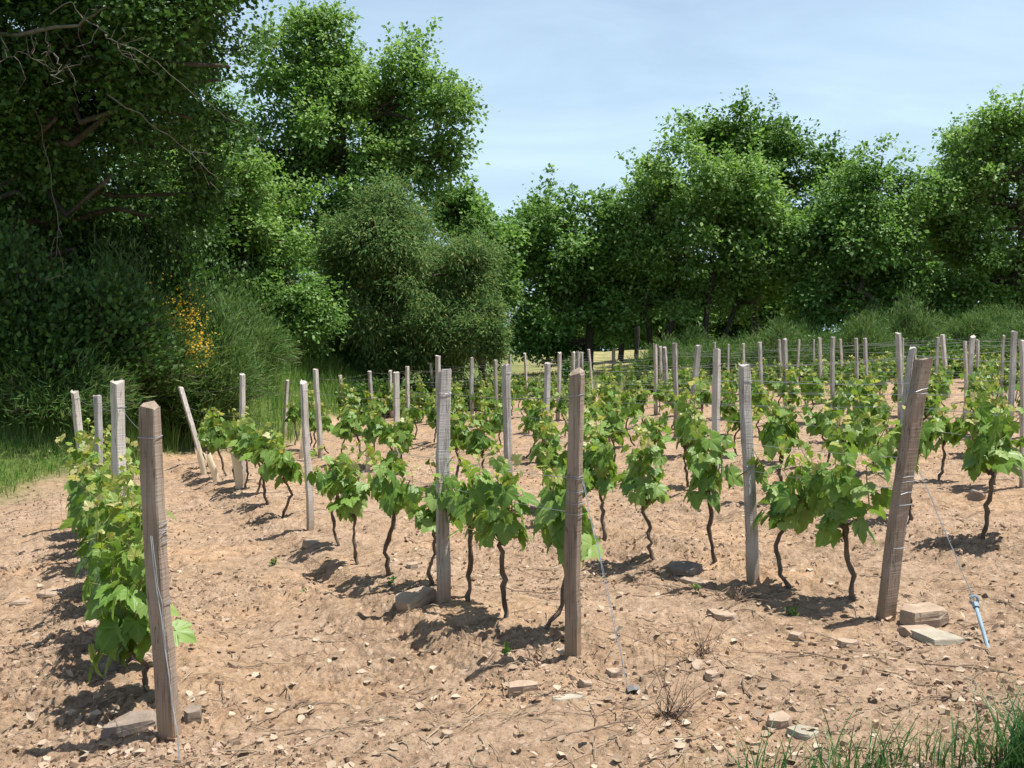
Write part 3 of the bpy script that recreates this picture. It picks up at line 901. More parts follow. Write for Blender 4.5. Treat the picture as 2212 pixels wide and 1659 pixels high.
infr = lambda x, y: np.abs(x) < .6 * y
lf = lambda x, y: infr(x, y) & (R.random(len(x)) > soilmask(x, y) * 1.6) & (kt(x, y)[0] < .2)
P1 = scat(60000, -13, -3, 9.5, 20, lf)
grass("grass", "lush green grass along the left edge of the bare soil, partly shaded", P1, np.clip(.12 + .03 * (P1[:, 1] - 11), .1, .34), M['grass_light'], .006)
P2 = scat(60000, -11, 3.5, 15, 34, lambda x, y: infr(x, y) & (R.random(len(x)) > soilmask(x, y) * 1.4) & (kt(x, y)[0] > .2) & (kt(x, y)[1] - tend(kt(x, y)[0]) < 12))
grass("tall_grass", "tall meadow grass on the bank behind the left row ends", P2, .62, M['grass_light'], .008, .4)
P3 = scat(26000, 0, 20, 33, 46, lambda x, y: infr(x, y) & (soilmask(x, y) < .4))
grass("tall_grass", "rough dry grass beyond the last vines near the meadow", P3, .2, M['drygrass'], .012, .5, 3)
# foreground tufts at the lower right and a few blades along the bottom edge
fx = []
for (cx, cy, s, n) in [(1.98, 3.58, .10, 420), (1.84, 3.55, .12, 130), (1.36, 3.60, .13, 75), (1.08, 3.62, .14, 60), (1.6, 3.6, .2, 40), (2.25, 3.72, .15, 260)]:
    fx.append(np.stack([cx + R.normal(size=n) * s, cy + R.normal(size=n) * s * .6], -1))
fx.append(np.stack([-.4 + 2.6 * R.random(50), 3.5 + .15 * R.random(50)], -1))
fx = np.concatenate(fx)
P4 = np.stack([fx[:, 0], fx[:, 1], ground_z(fx[:, 0], fx[:, 1]) - .02], -1)
grass("grass", "lush grass tufts in the lower right corner in front of the bare soil", P4, np.where(fx[:, 0] > 1.7, .31, .24), M['grass_dark'], .004, .75, 5)
fxd = np.stack([.6 + 1.7 * R.random(150), 3.55 + .25 * R.random(150)], -1)
grass("dry_grass", "thin dry stalks among the green blades at the lower right", np.stack([fxd[:, 0], fxd[:, 1], ground_z(fxd[:, 0], fxd[:, 1]) - .02], -1), .17, M['drygrass'], .0022, .9, 5)

# ------------------------------------------------------------------ gravel, clods, twigs on the soil (uncountable)
def chips(name, label, n, dmin, dmax, smin, smax, mat, thick, seed_col=0):
    u = R.random(n)
    dd = dmin * (dmax / dmin) ** u
    a = (R.random(n) * 2 - 1) * .58
    x, y = dd * a, dd
    keep = R.random(n) < soilmask(x, y) * (.12 + 1.1 * sst(-.2, .25, vnoise(x * .8, y * .8, 31) + .4 * vnoise(x * 2.5, y * 2.5, 32)))
    x, y = x[keep], y[keep]; n = len(x)
    s = smin * (smax / smin) ** (R.random(n) ** 2.4)
    z = ground_z(x, y) + np.where(y < 30, clods(x, y) * sst(30, 9, y), 0)
    m = 6
    th = (np.arange(m)[None] + R.random((n, m)) * .8) / m * 2 * math.pi
    rr = .55 + .45 * R.random((n, m))
    el = .45 + .5 * R.random(n); rot = R.random(n) * 2 * math.pi
    lx, ly = np.cos(th) * rr, np.sin(th) * rr * el[:, None]
    gx = (lx * np.cos(rot)[:, None] - ly * np.sin(rot)[:, None]) * s[:, None]
    gy = (lx * np.sin(rot)[:, None] + ly * np.cos(rot)[:, None]) * s[:, None]
    tx, ty = R.normal(size=n) * .22, R.normal(size=n) * .22
    tk = thick * s * (.5 + R.random(n))
    top = np.stack([x[:, None] + gx * .8 + tk[:, None] * .2, y[:, None] + gy * .8, z[:, None] + tk[:, None] * (.7 + .5 * R.random((n, m))) + gx * tx[:, None] + gy * ty[:, None]], -1)
    bot = np.stack([x[:, None] + gx, y[:, None] + gy, z[:, None] - .3 * s[:, None] + gx * tx[:, None] + gy * ty[:, None]], -1)
    v = np.concatenate([top, bot], 1)
    b = np.arange(n)[:, None] * 2 * m
    mb = MB()
    mb.add(v.reshape(-1, 3), b + np.arange(m)[None])
    for j in range(m):
        j2 = (j + 1) % m
        mb.f.append((b + np.array([[j, m + j, m + j2, j2]]), 0))
    return tag(mb.build(name, [mat]), label, "gravel", kind="stuff")


chips("gravel", "flat pale shale chips strewn over the bare vineyard soil", 40000, 3.3, 30, .004, .046, M['chip'], .16)
chips("soil_clods", "crumbly orange-brown soil clods between the vine rows", 60000, 3.3, 26, .003, .020, M['chip_soil'], .75)


def litter(name, label, n, dmin, dmax, lmin, lmax, rad, mat):
    mb = MB()
    for i in range(n):
        dd = dmin * (dmax / dmin) ** R.random()
        x, y = dd * (R.random() * 2 - 1) * .56, dd
        if R.random() > float(soilmask(x, y)):
            continue
        ln = lmin + (lmax - lmin) * R.random() ** 2
        a = R.random() * 6.3
        t = np.linspace(-.5, .5, 5)
        cv = R.normal() * .25
        X = x + ln * (t * math.cos(a) - cv * t * t * math.sin(a)); Y = y + ln * (t * math.sin(a) + cv * t * t * math.cos(a))
        Z = ground_z(X, Y) + clods(X, Y) * sst(30, 9, Y) + rad * 1.1 + .012 * R.random() + R.normal(size=5) * .004
        mb.tube(np.stack([X, Y, Z], -1), rad * (.6 + .8 * R.random()), 4, cap=False)
    return tag(mb.build(name, [mat]), label, "litter", kind="stuff")


litter("dry_straw", "pale dry stalks and prunings littering the soil", 1500, 3.4, 22, .05, .32, .0022, M['straw'])
litter("dry_twigs", "dark dry prunings lying on the soil", 700, 3.4, 20, .06, .45, .0028, M['twig'])
# dead leaves
nl = 1400
dd = 3.4 * (18 / 3.4) ** R.random(nl); X = dd * (R.random(nl) * 2 - 1) * .55
Z = ground_z(X, dd) + clods(X, dd) * sst(30, 9, dd) + .012
mb = MB()
scatter_leaves(mb, np.stack([X, dd, Z], -1), np.concatenate([R.normal(size=(nl, 2)), R.normal(size=(nl, 1)) * .3], 1), rnd(nl) * .5 + np.array([0, 0, 1]), .03 + .03 * R.random(nl), LEAF6[0], LEAF6[1])
M['deadleaf'] = leaf_mat("dead_leaf", [(.20, .14, .09), (.34, .26, .18), (.46, .38, .28)], .1, rough=.8)
tag(mb.build("fallen_leaves", [M['deadleaf']]), "curled dead leaves scattered on the soil", "litter", kind="stuff")

# ------------------------------------------------------------------ posts
POSTS = [
(0,-0.02,-1.53,4.38,1.5,-0.07,0.098),(0,2.03,-2.45,6.21,1.53,-0.01,0.087),(0,4.56,-3.54,8.5,1.43,-0.01,0.071),(0,6.84,-4.52,10.56,1.43,-0.11,0.088),
(1,-0.11,0.32,5.16,1.49,0.01,0.086),(1,1.38,-0.45,6.45,1.51,0.01,0.09),(1,4.84,-1.95,9.56,1.45,-0.05,0.071),(1,8.96,-3.62,13.33,1.51,0.0,0.081),(1,12.94,-5.3,16.95,1.29,-0.33,0.095),
(2,-0.45,2.14,5.66,1.5,0.18,0.105),(2,0.68,1.62,6.65,1.47,-0.06,0.084),(2,5.04,-0.04,10.69,1.46,-0.02,0.095),(2,10.62,-1.85,16.01,1.45,-0.01,0.104),(2,12.07,-3.27,16.94,1.53,-0.07,0.095),(2,15.9,-4.71,20.5,1.16,0.08,0.086),
(3,1.62,3.28,8.49,1.43,0.13,0.071),(3,4.11,2.21,10.73,1.52,0.0,0.09),(3,8.14,0.48,14.37,1.44,0.03,0.1),(3,12.33,-1.33,18.16,1.62,-0.02,0.101),(3,14.01,-2.05,19.68,1.44,-0.02,0.082),(3,16.3,-3.04,21.75,1.37,-0.07,0.091),(3,18.64,-4.04,23.86,1.25,-0.08,0.089),
(4,1.95,4.99,9.67,1.45,-0.03,0.06),(4,10.83,1.17,17.68,1.53,0.0,0.066),(4,14.27,-0.31,20.79,1.46,-0.03,0.077),(4,15.62,-0.89,22.01,1.52,-0.0,0.092),(4,21.15,-3.27,27.0,1.29,-0.04,0.101),
(5,3.72,6.07,12.15,1.54,0.06,0.074),(5,6.71,4.79,14.85,1.59,0.0,0.069),(5,10.28,3.26,18.07,1.55,0.12,0.115),(5,10.74,3.06,18.49,1.61,-0.03,0.095),(5,15.42,1.05,22.71,1.55,0.04,0.095),(5,23.27,-2.33,29.8,1.42,-0.12,0.111),
(6,6.05,6.93,15.13,1.42,-0.04,0.06),(6,7.31,6.38,16.27,1.56,-0.06,0.098),(6,10.1,5.19,18.78,1.58,-0.04,0.105),(6,14.47,3.3,22.74,1.62,-0.03,0.095),(6,18.4,1.62,26.28,1.54,0.0,0.11),(6,22.32,-0.07,29.82,1.51,0.0,0.097),(6,26.08,-1.69,33.22,1.45,0.03,0.115),
(7,7.8,8.03,17.59,1.45,0.11,0.098),(7,8.45,7.74,18.18,1.47,0.04,0.068),(7,10.34,6.93,19.88,1.5,-0.06,0.074),(7,13.25,5.68,22.51,1.54,-0.08,0.094),(7,17.05,4.05,25.95,1.53,-0.07,0.115),(7,21.55,2.11,30.01,1.49,0.0,0.098),(7,25.23,0.53,33.34,1.55,-0.11,0.093),
(8,8.71,9.49,19.29,1.43,0.04,0.06),(8,12.17,8.0,22.42,1.49,-0.04,0.094),(8,13.56,7.4,23.68,1.55,-0.08,0.088),(8,20.29,4.5,29.76,1.53,-0.07,0.097),(8,24.45,2.71,33.51,1.53,-0.12,0.094),
(9,10.96,10.37,22.21,1.36,0.03,0.072),(9,11.72,10.04,22.9,1.46,-0.12,0.107),(9,13.02,9.48,24.07,1.42,-0.03,0.06),(9,19.76,6.58,30.16,1.5,-0.03,0.07),
(10,18.36,9.04,29.77,1.52,0.0,0.06),(10,19.8,8.42,31.07,1.54,-0.07,0.101),(10,21.63,7.63,32.72,1.48,-0.01,0.091),(10,23.11,6.99,34.06,1.56,-0.05,0.079),(11,19.32,10.48,31.52,1.48,-0.07,0.088),(11,21.4,9.58,33.4,1.51,0.05,0.093)]
ORD = ["first", "second", "third", "fourth", "fifth", "sixth", "seventh", "eighth", "ninth", "tenth", "eleventh", "twelfth", "thirteenth", "fourteenth", "fifteenth",
       "sixteenth", "seventeenth", "eighteenth", "nineteenth", "twentieth", "twenty-first", "twenty-second", "twenty-third", "twenty-fourth", "twenty-fifth",
       "twenty-sixth", "twenty-seventh", "twenty-eighth", "twenty-ninth", "thirtieth", "thirty-first", "thirty-second", "thirty-third", "thirty-fourth", "thirty-fifth"]
ROWN = ["the leftmost row", "the straight centre post's row", "the thick leaning post's row", "the fourth row from the left", "the fifth row from the left",
        "the sixth row from the left", "the seventh row from the left", "the eighth row from the left", "the ninth row from the left", "the tenth row from the left",
        "the eleventh row from the left", "the twelfth row from the left", "the thirteenth row from the left", "the fourteenth row from the left", "the fifteenth row from the left",
        "the sixteenth row from the left"]
SPECIAL = {(0, 0): ("tall brown split stake nearest the camera at the left, wire twisted round it", 'wood_brown', .70),
           (0, 1): ("pale grey stake just behind the nearest brown one, hooked wire at its top", 'wood_pale', .45),
           (0, 2): ("slim grey stake in shade against dark bushes, leftmost row", 'wood_grey', .5),
           (0, 3): ("whitish knotty stake farthest left, last of the leftmost row", 'wood_pale', .4),
           (1, 0): ("straight brown triangular stake in the centre foreground with twisted wires", 'wood_brown', .72),
           (1, 1): ("wide flat grey stake left of the centre, narrow dark side", 'wood_grey', .17),
           (1, 2): ("tall thin stake standing alone left of centre with stones at its foot", 'wood_pale', .3),
           (1, 3): ("thin grey stake beside a cream sleeve in the second row", 'wood_pale', .4),
           (1, 4): ("whitish end stake leaning left beside the cream sleeves", 'wood_pale', .3),
           (2, 0): ("thick brown end post leaning right with a guy wire, right foreground", 'wood_brown', .38),
           (2, 1): ("wide grey stake with a dark hanging hook, behind the thick leaning post's row front", 'wood_grey', .36),
           (3, 0): ("leaning grey stake partly hidden behind the thick leaning post", 'wood_grey', .65)}


def make_post(i, rec, idx_in_row, row_n):
    k, t, x, y, H, lean, w = rec
    z0 = gz(x, y)
    near = y < 9
    lab, mat, frac = SPECIAL.get((k, idx_in_row), (None, None, None))
    end = (k <= 8 and idx_in_row == row_n - 1 and k > 0)
    if lab is None:
        tilt = "leaning left" if lean < -.05 else ("leaning right" if lean > .05 else "upright")
        lab = f"{'pale end' if end else ('slim' if w < .08 else 'stout') + ' grey'} stake, {tilt}, {ORD[idx_in_row]} in {ROWN[k]}"
        mat = 'wood_pale' if end else random.choice(['wood_grey', 'wood_grey', 'wood_pale'])
        frac = random.uniform(.22, .65)
    root = empty("vineyard_post", (x, y, z0), lab, "post", "wooden vineyard posts")
    root.rotation_euler = (0, 0, -math.atan2(x, y) * .9)
    e = frac * w - w / 2
    dep = w * .6
    prof = np.array([(-w / 2, 0.0), (e, -dep), (w / 2, 0.02 * w), (w * .22, w * .5), (-w * .28, w * .45)])
    pr = []
    for q in range(5):                                   # worn corners
        a, b, c = prof[q - 1], prof[q], prof[(q + 1) % 5]
        pr += [b + (a - b) * .08, b + (c - b) * .08]
    pr = np.array(pr); m = len(pr)
    nr = 16
    zz = np.concatenate([[-.18], np.linspace(0, 1, nr - 1)]) * 1.0
    zz[1:] *= H
    if k == 2 and idx_in_row == 0:
        zz[0] = -.2
    ph = random.uniform(0, 6)
    rings = []
    for r_, z in enumerate(zz):
        f = z / H
        s = 1.06 - .08 * f + .025 * math.sin(f * 9 + ph) + R.normal() * .008
        cx = lean * f + .006 * math.sin(f * 5 + ph) + R.normal() * .0015
        cy = .006 * math.cos(f * 4 + ph)
        jit = R.normal(size=pr.shape) * w * .012
        xy = pr * s + jit + np.array([cx, cy])
        zt = np.full(m, z)
        if r_ == len(zz) - 1:
            zt = z + (xy[:, 1] * .25 + R.normal(size=m) * .011) - .01
        rings.append(np.column_stack([xy, zt]))
    v = np.concatenate(rings)
    ii = np.arange(len(zz) - 1)[:, None] * m; jj = np.arange(m)[None]; j2 = (jj + 1) % m
    mb = MB()
    mb.add(v, np.stack([ii + jj, ii + j2, ii + m + j2, ii + m + jj], -1).reshape(-1, 4))
    tb = (len(zz) - 1) * m
    mb.f.append((np.array([[tb + q for q in range(m)]]), 0))
    mb.build("stake", [M[mat]], root)
    # wire wraps
    if y < 11:
        hs = {(0, 0): [1.36, .98, .955, .93, .90, .63], (1, 0): [1.36, .94, .93, .86, .80, .745], (2, 0): [1.32, 1.30, .83, .80, .73, .67, .42]}.get((k, idx_in_row), [1.36 if H > 1.42 else H - .1, .78])
        for h_ in hs:
            if h_ > H - .02:
                continue
            wb = MB()
            f = h_ / H
            s = 1.10 - .08 * f + .03
            cx, cy = lean * f, 0
            tl = R.normal() * .08
            q = np.array([prof[a_ % 5] for a_ in range(6)])
            pts = []
            for a_ in range(5):
                for u_ in (0, .5):
                    pp = q[a_] * (1 - u_) + q[a_ + 1] * u_
                    pts.append((pp[0] * s + cx, pp[1] * s + cy, h_ + pp[0] * tl + R.normal() * .003))
            pts.append(pts[0])
            wb.tube(pts, .0017, 4, cap=False)
            wb.build("wire_wrap", [M['wire']], root)
    return root


rowposts = {}
for rec in POSTS:
    rowposts.setdefault(rec[0], []).append(rec)
for k, lst in rowposts.items():
    lst.sort(key=lambda r: r[1])
    for i, rec in enumerate(lst):
        make_post(i, rec, i, len(lst))

# two odd posts beyond the vines
v = gpt(1378, 38)
r_ = empty("old_fence_post", v, "black old post standing at the meadow edge", "post")
mb = MB(); pts = bend((0, 0, -.2), (-.03, 0, 2.0), 7, .02); mb.tube(pts, np.linspace(.10, .085, 7), 7); mb.build("stake", [M['wood_dark']], r_)
v = gpt(1325, 40)
r_ = empty("old_fence_post", v, "short brown post standing alone in front of the meadow", "post")
mb = MB(); mb.tube(bend((0, 0, -.2), (.01, 0, 1.05), 6, .02), .075, 5); mb.build("stake", [M['wood_brown']], r_)

# ------------------------------------------------------------------ trellis wires
WN = {0: "lower", 1: "middle", 2: "top"}
for k in range(0, 12):
    lst = rowposts.get(k, [])
    pts_all = [(r[1], r[2], r[3], r[4], r[5]) for r in lst]
    if not pts_all:
        continue
    for wi, hh in enumerate((.75, .93, 1.36)):
        if k > 8 and wi == 0:
            continue
        if k == 0 and wi == 0:
            hh = .64
        mb = MB()
        P = []
        start = pts_all[0]
        if k >= 3:                                       # the row runs on past the edge of the view
            t0 = max(-.4, start[0] - 5)
            x0, y0 = rowpos(k, t0)
            P.append((x0, y0, gz(x0, y0) + hh))
        for (t, x, y, H, ln) in pts_all:
            h_ = min(hh, H - .04)
            P.append((x + ln * h_ / H + .03, y - .04, gz(x, y) + h_))
        t1 = float(tend(k))
        if pts_all[-1][0] < t1 - 2:
            x1, y1 = rowpos(k, t1); P.append((x1, y1, gz(x1, y1) + hh))
        Q = []
        for a, b in zip(P[:-1], P[1:]):
            a, b = np.array(a), np.array(b)
            L0 = np.linalg.norm(b - a)
            u_ = np.linspace(0, 1, 7)[:-1]
            sag = (.012 * L0 + .004 * random.random()) * (1.3 if wi == 2 else .6)
            q = a + (b - a) * u_[:, None]
            q[:, 2] -= 4 * sag * u_ * (1 - u_)
            Q.append(q)
        Q.append(np.array([P[-1]]))
        mb.tube(np.concatenate(Q), .0016 if k < 3 else .0020, 4, cap=False)
        tag(mb.build("trellis_wire", [M['wire_rust' if wi == 2 and k < 2 else 'wire']]), f"{WN[wi]} trellis wire of {ROWN[k]}", "wire", "trellis wires along the rows")

# guy wires and their anchors
def guy(label, a, b, r=.002):
    mb = MB()
    a, b = np.array(a), np.array(b)
    mb.tube(bend(a, b, 9, .006), r, 5, cap=False)
    off = np.array([.006, 0, 0])
    mb.tube(bend(a + off, b + off, 14, .01), r * .6, 4, cap=False)
    tag(mb.build("guy_wire", [M['wire']]), label, "wire", "guy wires of the front posts")


guy("twisted guy wire running down the nearest brown stake on the left", (-1.575, 4.31, gz(-1.53, 4.38) + .93), (-1.385, 4.08, gz(-1.385, 4.08)))
guy("guy wire from the straight brown centre post down to a flat plate anchor", (.365, 5.12, gz(.32, 5.16) + .92), (.55, 4.68, gz(.55, 4.68) + .02))
ax, ay = 2.47, 5.13
az0 = gz(ax, ay)
atop = np.array(at(2113, 1305, 5.32))
guy("guy wire from the thick leaning post down to the galvanised rod", (2.30, 5.60, gz(2.14, 5.66) + .86), atop)
r_ = empty("ground_anchor", (ax, ay, az0), "galvanised anchor rod with threaded eye leaning out of soil, right foreground", "anchor")
mb = MB(); e = atop - np.array([ax, ay, az0])
mb.tube(np.array([-e * .6, e * .3, e * .9]), .0105, 10)
mb.build("rod", [M['steel']], r_, smooth=True)
mb = MB()
th = np.linspace(0, 2 * math.pi, 13)
mb.tube(np.stack([e[0] + .022 * np.cos(th) - .004, e[1] + 0 * th, e[2] + .012 + .022 * np.sin(th)], -1), .008, 6)
mb.tube(np.array([e * .86, e * .97]), .019, 6)
mb.build("eye", [M['steel']], r_)
r_ = empty("plate_anchor", (.55, 4.68, gz(.55, 4.68)), "bent flat metal plate anchor on the soil at the foot of the centre guy wire", "anchor")
mb = MB()
a_ = np.array([(-.005, .03, -.02), (.0, -.03, -.02), (.0, -.03, .012), (-.005, .03, .016), (.03, -.028, .022), (.03, .03, .026), (.062, -.02, .014), (.06, .028, .018)])
mb.add(a_, [(0, 1, 2, 3), (3, 2, 4, 5), (5, 4, 6, 7)]); mb.add(a_ - np.array([0, 0, .006]), [(3, 2, 1, 0), (5, 4, 2, 3), (7, 6, 4, 5)])
mb.build("plate", [M['wire_rust']], r_)

# ------------------------------------------------------------------ vines
half = [(.03, -.03), (.13, -.24), (.30, -.31), (.40, -.22), (.54, -.19), (.52, -.05), (.66, .06), (.58, .13), (.60, .27), (.63, .44), (.50, .43), (.40, .36), (.36, .50), (.32, .66), (.22, .70), (.15, .85), (.07, .88), (0, 1.0)]
vein_half = [0, 0, .1, .8, .1, 0, .2, .1, .1, 1, .2, 0, 0, .2, .1, .3, .4, 1]
outl = half + [(-x, y) for x, y in half[-2::-1]]
vo = vein_half + vein_half[-2::-1]


def vine_leaf(level):
    if level == 0:
        o_, ve = np.array(outl), np.array(vo, float)
    else:
        sel = [1, 2, 4, 6, 9, 11, 13, 15, 17]
        hs = [half[i] for i in sel]
        o_ = np.array(hs + [(-x, y) for x, y in hs[-2::-1]])
        ve = np.array([vein_half[i] for i in sel] + [vein_half[i] for i in sel[-2::-1]])
    n = len(o_)

    def zf(p, v):
        x, y = p[:, 0], p[:, 1]
        return .16 * np.abs(x) - .30 * x ** 2 * 1.0 - .22 * np.clip(y, 0, 1) ** 2 - .03 * v + .02 * np.sin(9 * x + 5 * y)
    if level == 0:
        mid = o_ * .55 + np.array([0, .02])
        vv = np.concatenate([[[0, .02]], mid, o_])
        at_ = np.concatenate([[1], np.clip(ve * 1.1, 0, 1), ve * .8])
        V_ = np.column_stack([vv, zf(vv, at_)])
        tris = []
        for i in range(n - 1):
            tris += [(0, 1 + i, 2 + i), (1 + i, 1 + n + i, 2 + n + i), (1 + i, 2 + n + i, 2 + i)]
    else:
        vv = np.concatenate([[[0, .02]], o_])
        at_ = np.concatenate([[.6], ve * .5])
        V_ = np.column_stack([vv, zf(vv, at_)])
        tris = [(0, 1 + i, 2 + i) for i in range(n - 1)]
    return V_, np.array(tris), at_


VL = [vine_leaf(0), vine_leaf(1)]


def make_vine(level, nsh, hgt, spread, head):
    """returns meshes trunk, shoots, leaves of one vine standing at the origin, row along local y"""
    tb = MB()
    nT = 14
    zz = np.linspace(-.06, head, nT)
    px_, py_ = np.cumsum(R.normal(size=nT)) * .013, np.cumsum(R.normal(size=nT)) * .016
    if random.random() < .4:
        px_ += .05 * np.sin(zz / head * 3)
    px_ -= px_[1]; py_ -= py_[1]
    T = np.stack([px_, py_, zz], -1)
    rad = np.linspace(.0155, .0115, nT) * (.85 + .6 * R.random(nT)); rad[0] = .022; rad[-1] = .02
    tb.tube(T, rad, 7 if level == 0 else 5)
    hd = T[-1]
    sb, lb = MB(), MB()
    arms = []
    for s in range(nsh):
        side = (s / (nsh - 1) * 2 - 1) if nsh > 1 else 0
        a = hd + np.array([R.normal() * .02, side * spread * .35, .02 + R.random() * .05])
        tb.tube(bend(hd - np.array([0, 0, .03]), a, 4, .1), np.linspace(.014, .008, 4), 5)
        top = np.array([a[0] + R.normal() * spread * .35, a[1] + side * spread * .5 + R.normal() * .07, hgt * (.78 + .32 * R.random())])
        n_ = 8
        pts = bend(a, top, n_, .09)
        arms.append(pts)
        sb.tube(pts, np.linspace(.0055, .002, n_), 4, cap=False)
    for i in range(2):                   # drooping side shoots
        a = hd + np.array([0, 0, random.uniform(-.06, .06)])
        ang = R.random() * 6.28
        e = a + np.array([math.cos(ang) * spread * .55, math.sin(ang) * spread * .6, random.uniform(-.06, .16)])
        pts = bend(a, e, 8, .1); arms.append(pts)
        sb.tube(pts, np.linspace(.005, .002, 8), 4, cap=False)
    PP, DD, NN, SS, young = [], [], [], [], []
    for pi, pts in enumerate(arms):
        L0 = np.linalg.norm(pts[-1] - pts[0])
        m_ = max(4, int(L0 / .036))
        up_arm = pts[-1][2] - pts[0][2] > .2
        for q in range(m_):
            f = (q + .6) / m_
            b = np.array([np.interp(f * (len(pts) - 1), np.arange(len(pts)), pts[:, c]) for c in range(3)])
            ang = R.random() * 2 * math.pi
            outw = np.array([math.cos(ang) * 1.1, math.sin(ang), 0])
            pet = (.05 + .09 * R.random()) * (1 - .55 * f * up_arm)
            pp = b + outw * pet + np.array([0, 0, pet * .45])
            sz = (.105 + .055 * R.random()) * (1 - .62 * (f ** 1.6) * up_arm)
            y_ = (f > .72 and up_arm and random.random() < .75)
            if f > .93 and up_arm:
                sz *= .8; y_ = True
            sb.tube(np.array([b, b * .4 + pp * .6 + np.array([0, 0, .006]), pp]), .0016, 3, cap=False)
            PP.append(pp)
            DD.append(outw * .55 + np.array([0, 0, -.75 if not y_ else .25]) + R.normal(size=3) * .35)
            NN.append(outw * .62 + np.array([0, 0, .62]) + R.normal(size=3) * .3)
            SS.append(sz); young.append(y_)
    PP, DD, NN, SS, young = map(np.array, (PP, DD, NN, SS, young))
    T_, tr_, at_ = VL[min(level, 1)]
    if (~young).any():
        scatter_leaves(lb, PP[~young], DD[~young], NN[~young], SS[~young], T_, tr_, 0, at_)
    if young.any():
        scatter_leaves(lb, PP[young], DD[young], NN[young], SS[young] * .8, T_, tr_, 1, at_)
    # pale unfolding tips
    tp = np.array([a[-1] for a in arms[:nsh]])
    tpp = np.repeat(tp, 3, 0) + R.normal(size=(len(tp) * 3, 3)) * .012
    scatter_leaves(lb, tpp, rnd(len(tpp)) + np.array([0, 0, .7]), rnd(len(tpp)), .022 + .02 * R.random(len(tpp)), VL[1][0], VL[1][1], 1, VL[1][2])
    return (tb.mesh("trunk", [M['vinebark']], True), sb.mesh("shoots", [M['shoot']], True), lb.mesh("leaves", [M['vineleaf'], M['youngleaf']], True, "vein"))


PROT0 = [make_vine(0, random.choice([3, 4, 4, 5]), random.uniform(.96, 1.14), random.uniform(.18, .27), random.uniform(.42, .55)) for _ in range(12)]
PROT1 = [make_vine(1, random.choice([4, 4, 5]), random.uniform(.86, 1.02), random.uniform(.19, .29), random.uniform(.40, .52)) for _ in range(10)]
PROTA = [make_vine(0, 6, random.uniform(.94, 1.02), random.uniform(.22, .30), random.uniform(.24, .30)) for _ in range(5)]
parts_n = ("trunk", "shoots", "leaves")

# rows measured in the photograph, then regular planting
VPLACE = {0: [(-1.86, 4.98, .98), (-2.12, 5.4, 1.0), (-2.38, 5.95, 1.0), (-2.72, 6.75, 1.0), (-3.05, 7.4, 1.0), (-3.4, 8.1, 1.02), (-3.75, 8.85, 1.05), (-4.05, 9.5, 1.05), (-4.35, 10.1, 1.05)],
          1: [(.19, 5.59, .95), (-.04, 5.87, .95), (-.28, 6.37, 1.0), (-.58, 6.95, .85), (-.92, 7.38, 1.05), (-1.23, 7.94, .85), (-1.53, 8.77, .9), (-2.48, 10.66, 1.0), (-2.81, 11.4, 1.05), (-3.21, 12.45, 1.0),
              (-3.5, 13.0, 1.0), (-3.85, 13.8, 1.05), (-4.2, 14.6, 1.0), (-4.6, 15.4, .95), (-4.95, 16.2, .95)],
          2: [(2.07, 6.01, 1.0), (1.80, 6.41, .95), (1.48, 7.18, 1.0), (1.08, 7.51, .95), (.77, 8.33, .95)],
          3: [(3.55, 7.45, 1.1), (3.33, 8.3, 1.05)], 4: []}
used0, used1 = 0, 0


def place_vine(x, y, s, k, idx):
    global used0, used1
    near = y < 9.5
    if k == 0:
        pr = PROTA[idx % len(PROTA)]
    elif near:
        pr = PROT0[used0 % len(PROT0)]; used0 += 1
    else:
        pr = PROT1[used1 % len(PROT1)]; used1 += 1
    side = random.choice([0, math.pi])
    rz = math.atan2(U[1], U[0]) - math.pi / 2 + side + random.uniform(-.3, .3)
    root = empty("grapevine", (x, y, gz(x, y)), f"grapevine, {ORD[min(idx, 34)]} from the near end of {ROWN[k]}", "grapevine", "grapevines along the rows", rz)
    root.scale = (s * random.uniform(.94, 1.06), s * random.uniform(.94, 1.06), s * random.uniform(.94, 1.05))
    for nme, me in zip(parts_n, pr):
        o = bpy.data.objects.new(nme, me)
        C.objects.link(o)
        o.parent = root


nv = 0
for k in range(0, 15):
    lst = list(VPLACE.get(k, []))
    t1 = float(tend(k)) - .2
    if k >= 2:
        t = kt(*lst[-1][:2])[1] + .75 if lst else -.2
        while t < t1:
            x, y = rowpos(k, t + random.uniform(-.12, .12))
            x += random.uniform(-.05, .05)
            if abs(x) < .53 * y + .25 and y < 36:
                gapm = .10 + (.18 if (k == 2 and 6 < t < 9) or (k == 3 and 2.5 < t < 5) else 0)
                if random.random() > gapm:
                    lst.append((x, y, random.uniform(.84, 1.1)))
            t += .82 if k < 5 else (.86 if k < 8 else .92)
    for i, (x, y, s) in enumerate(lst):
        place_vine(x, y, s * (1.0 if k < 3 else .95), k, i); nv += 1
print("vines", nv)

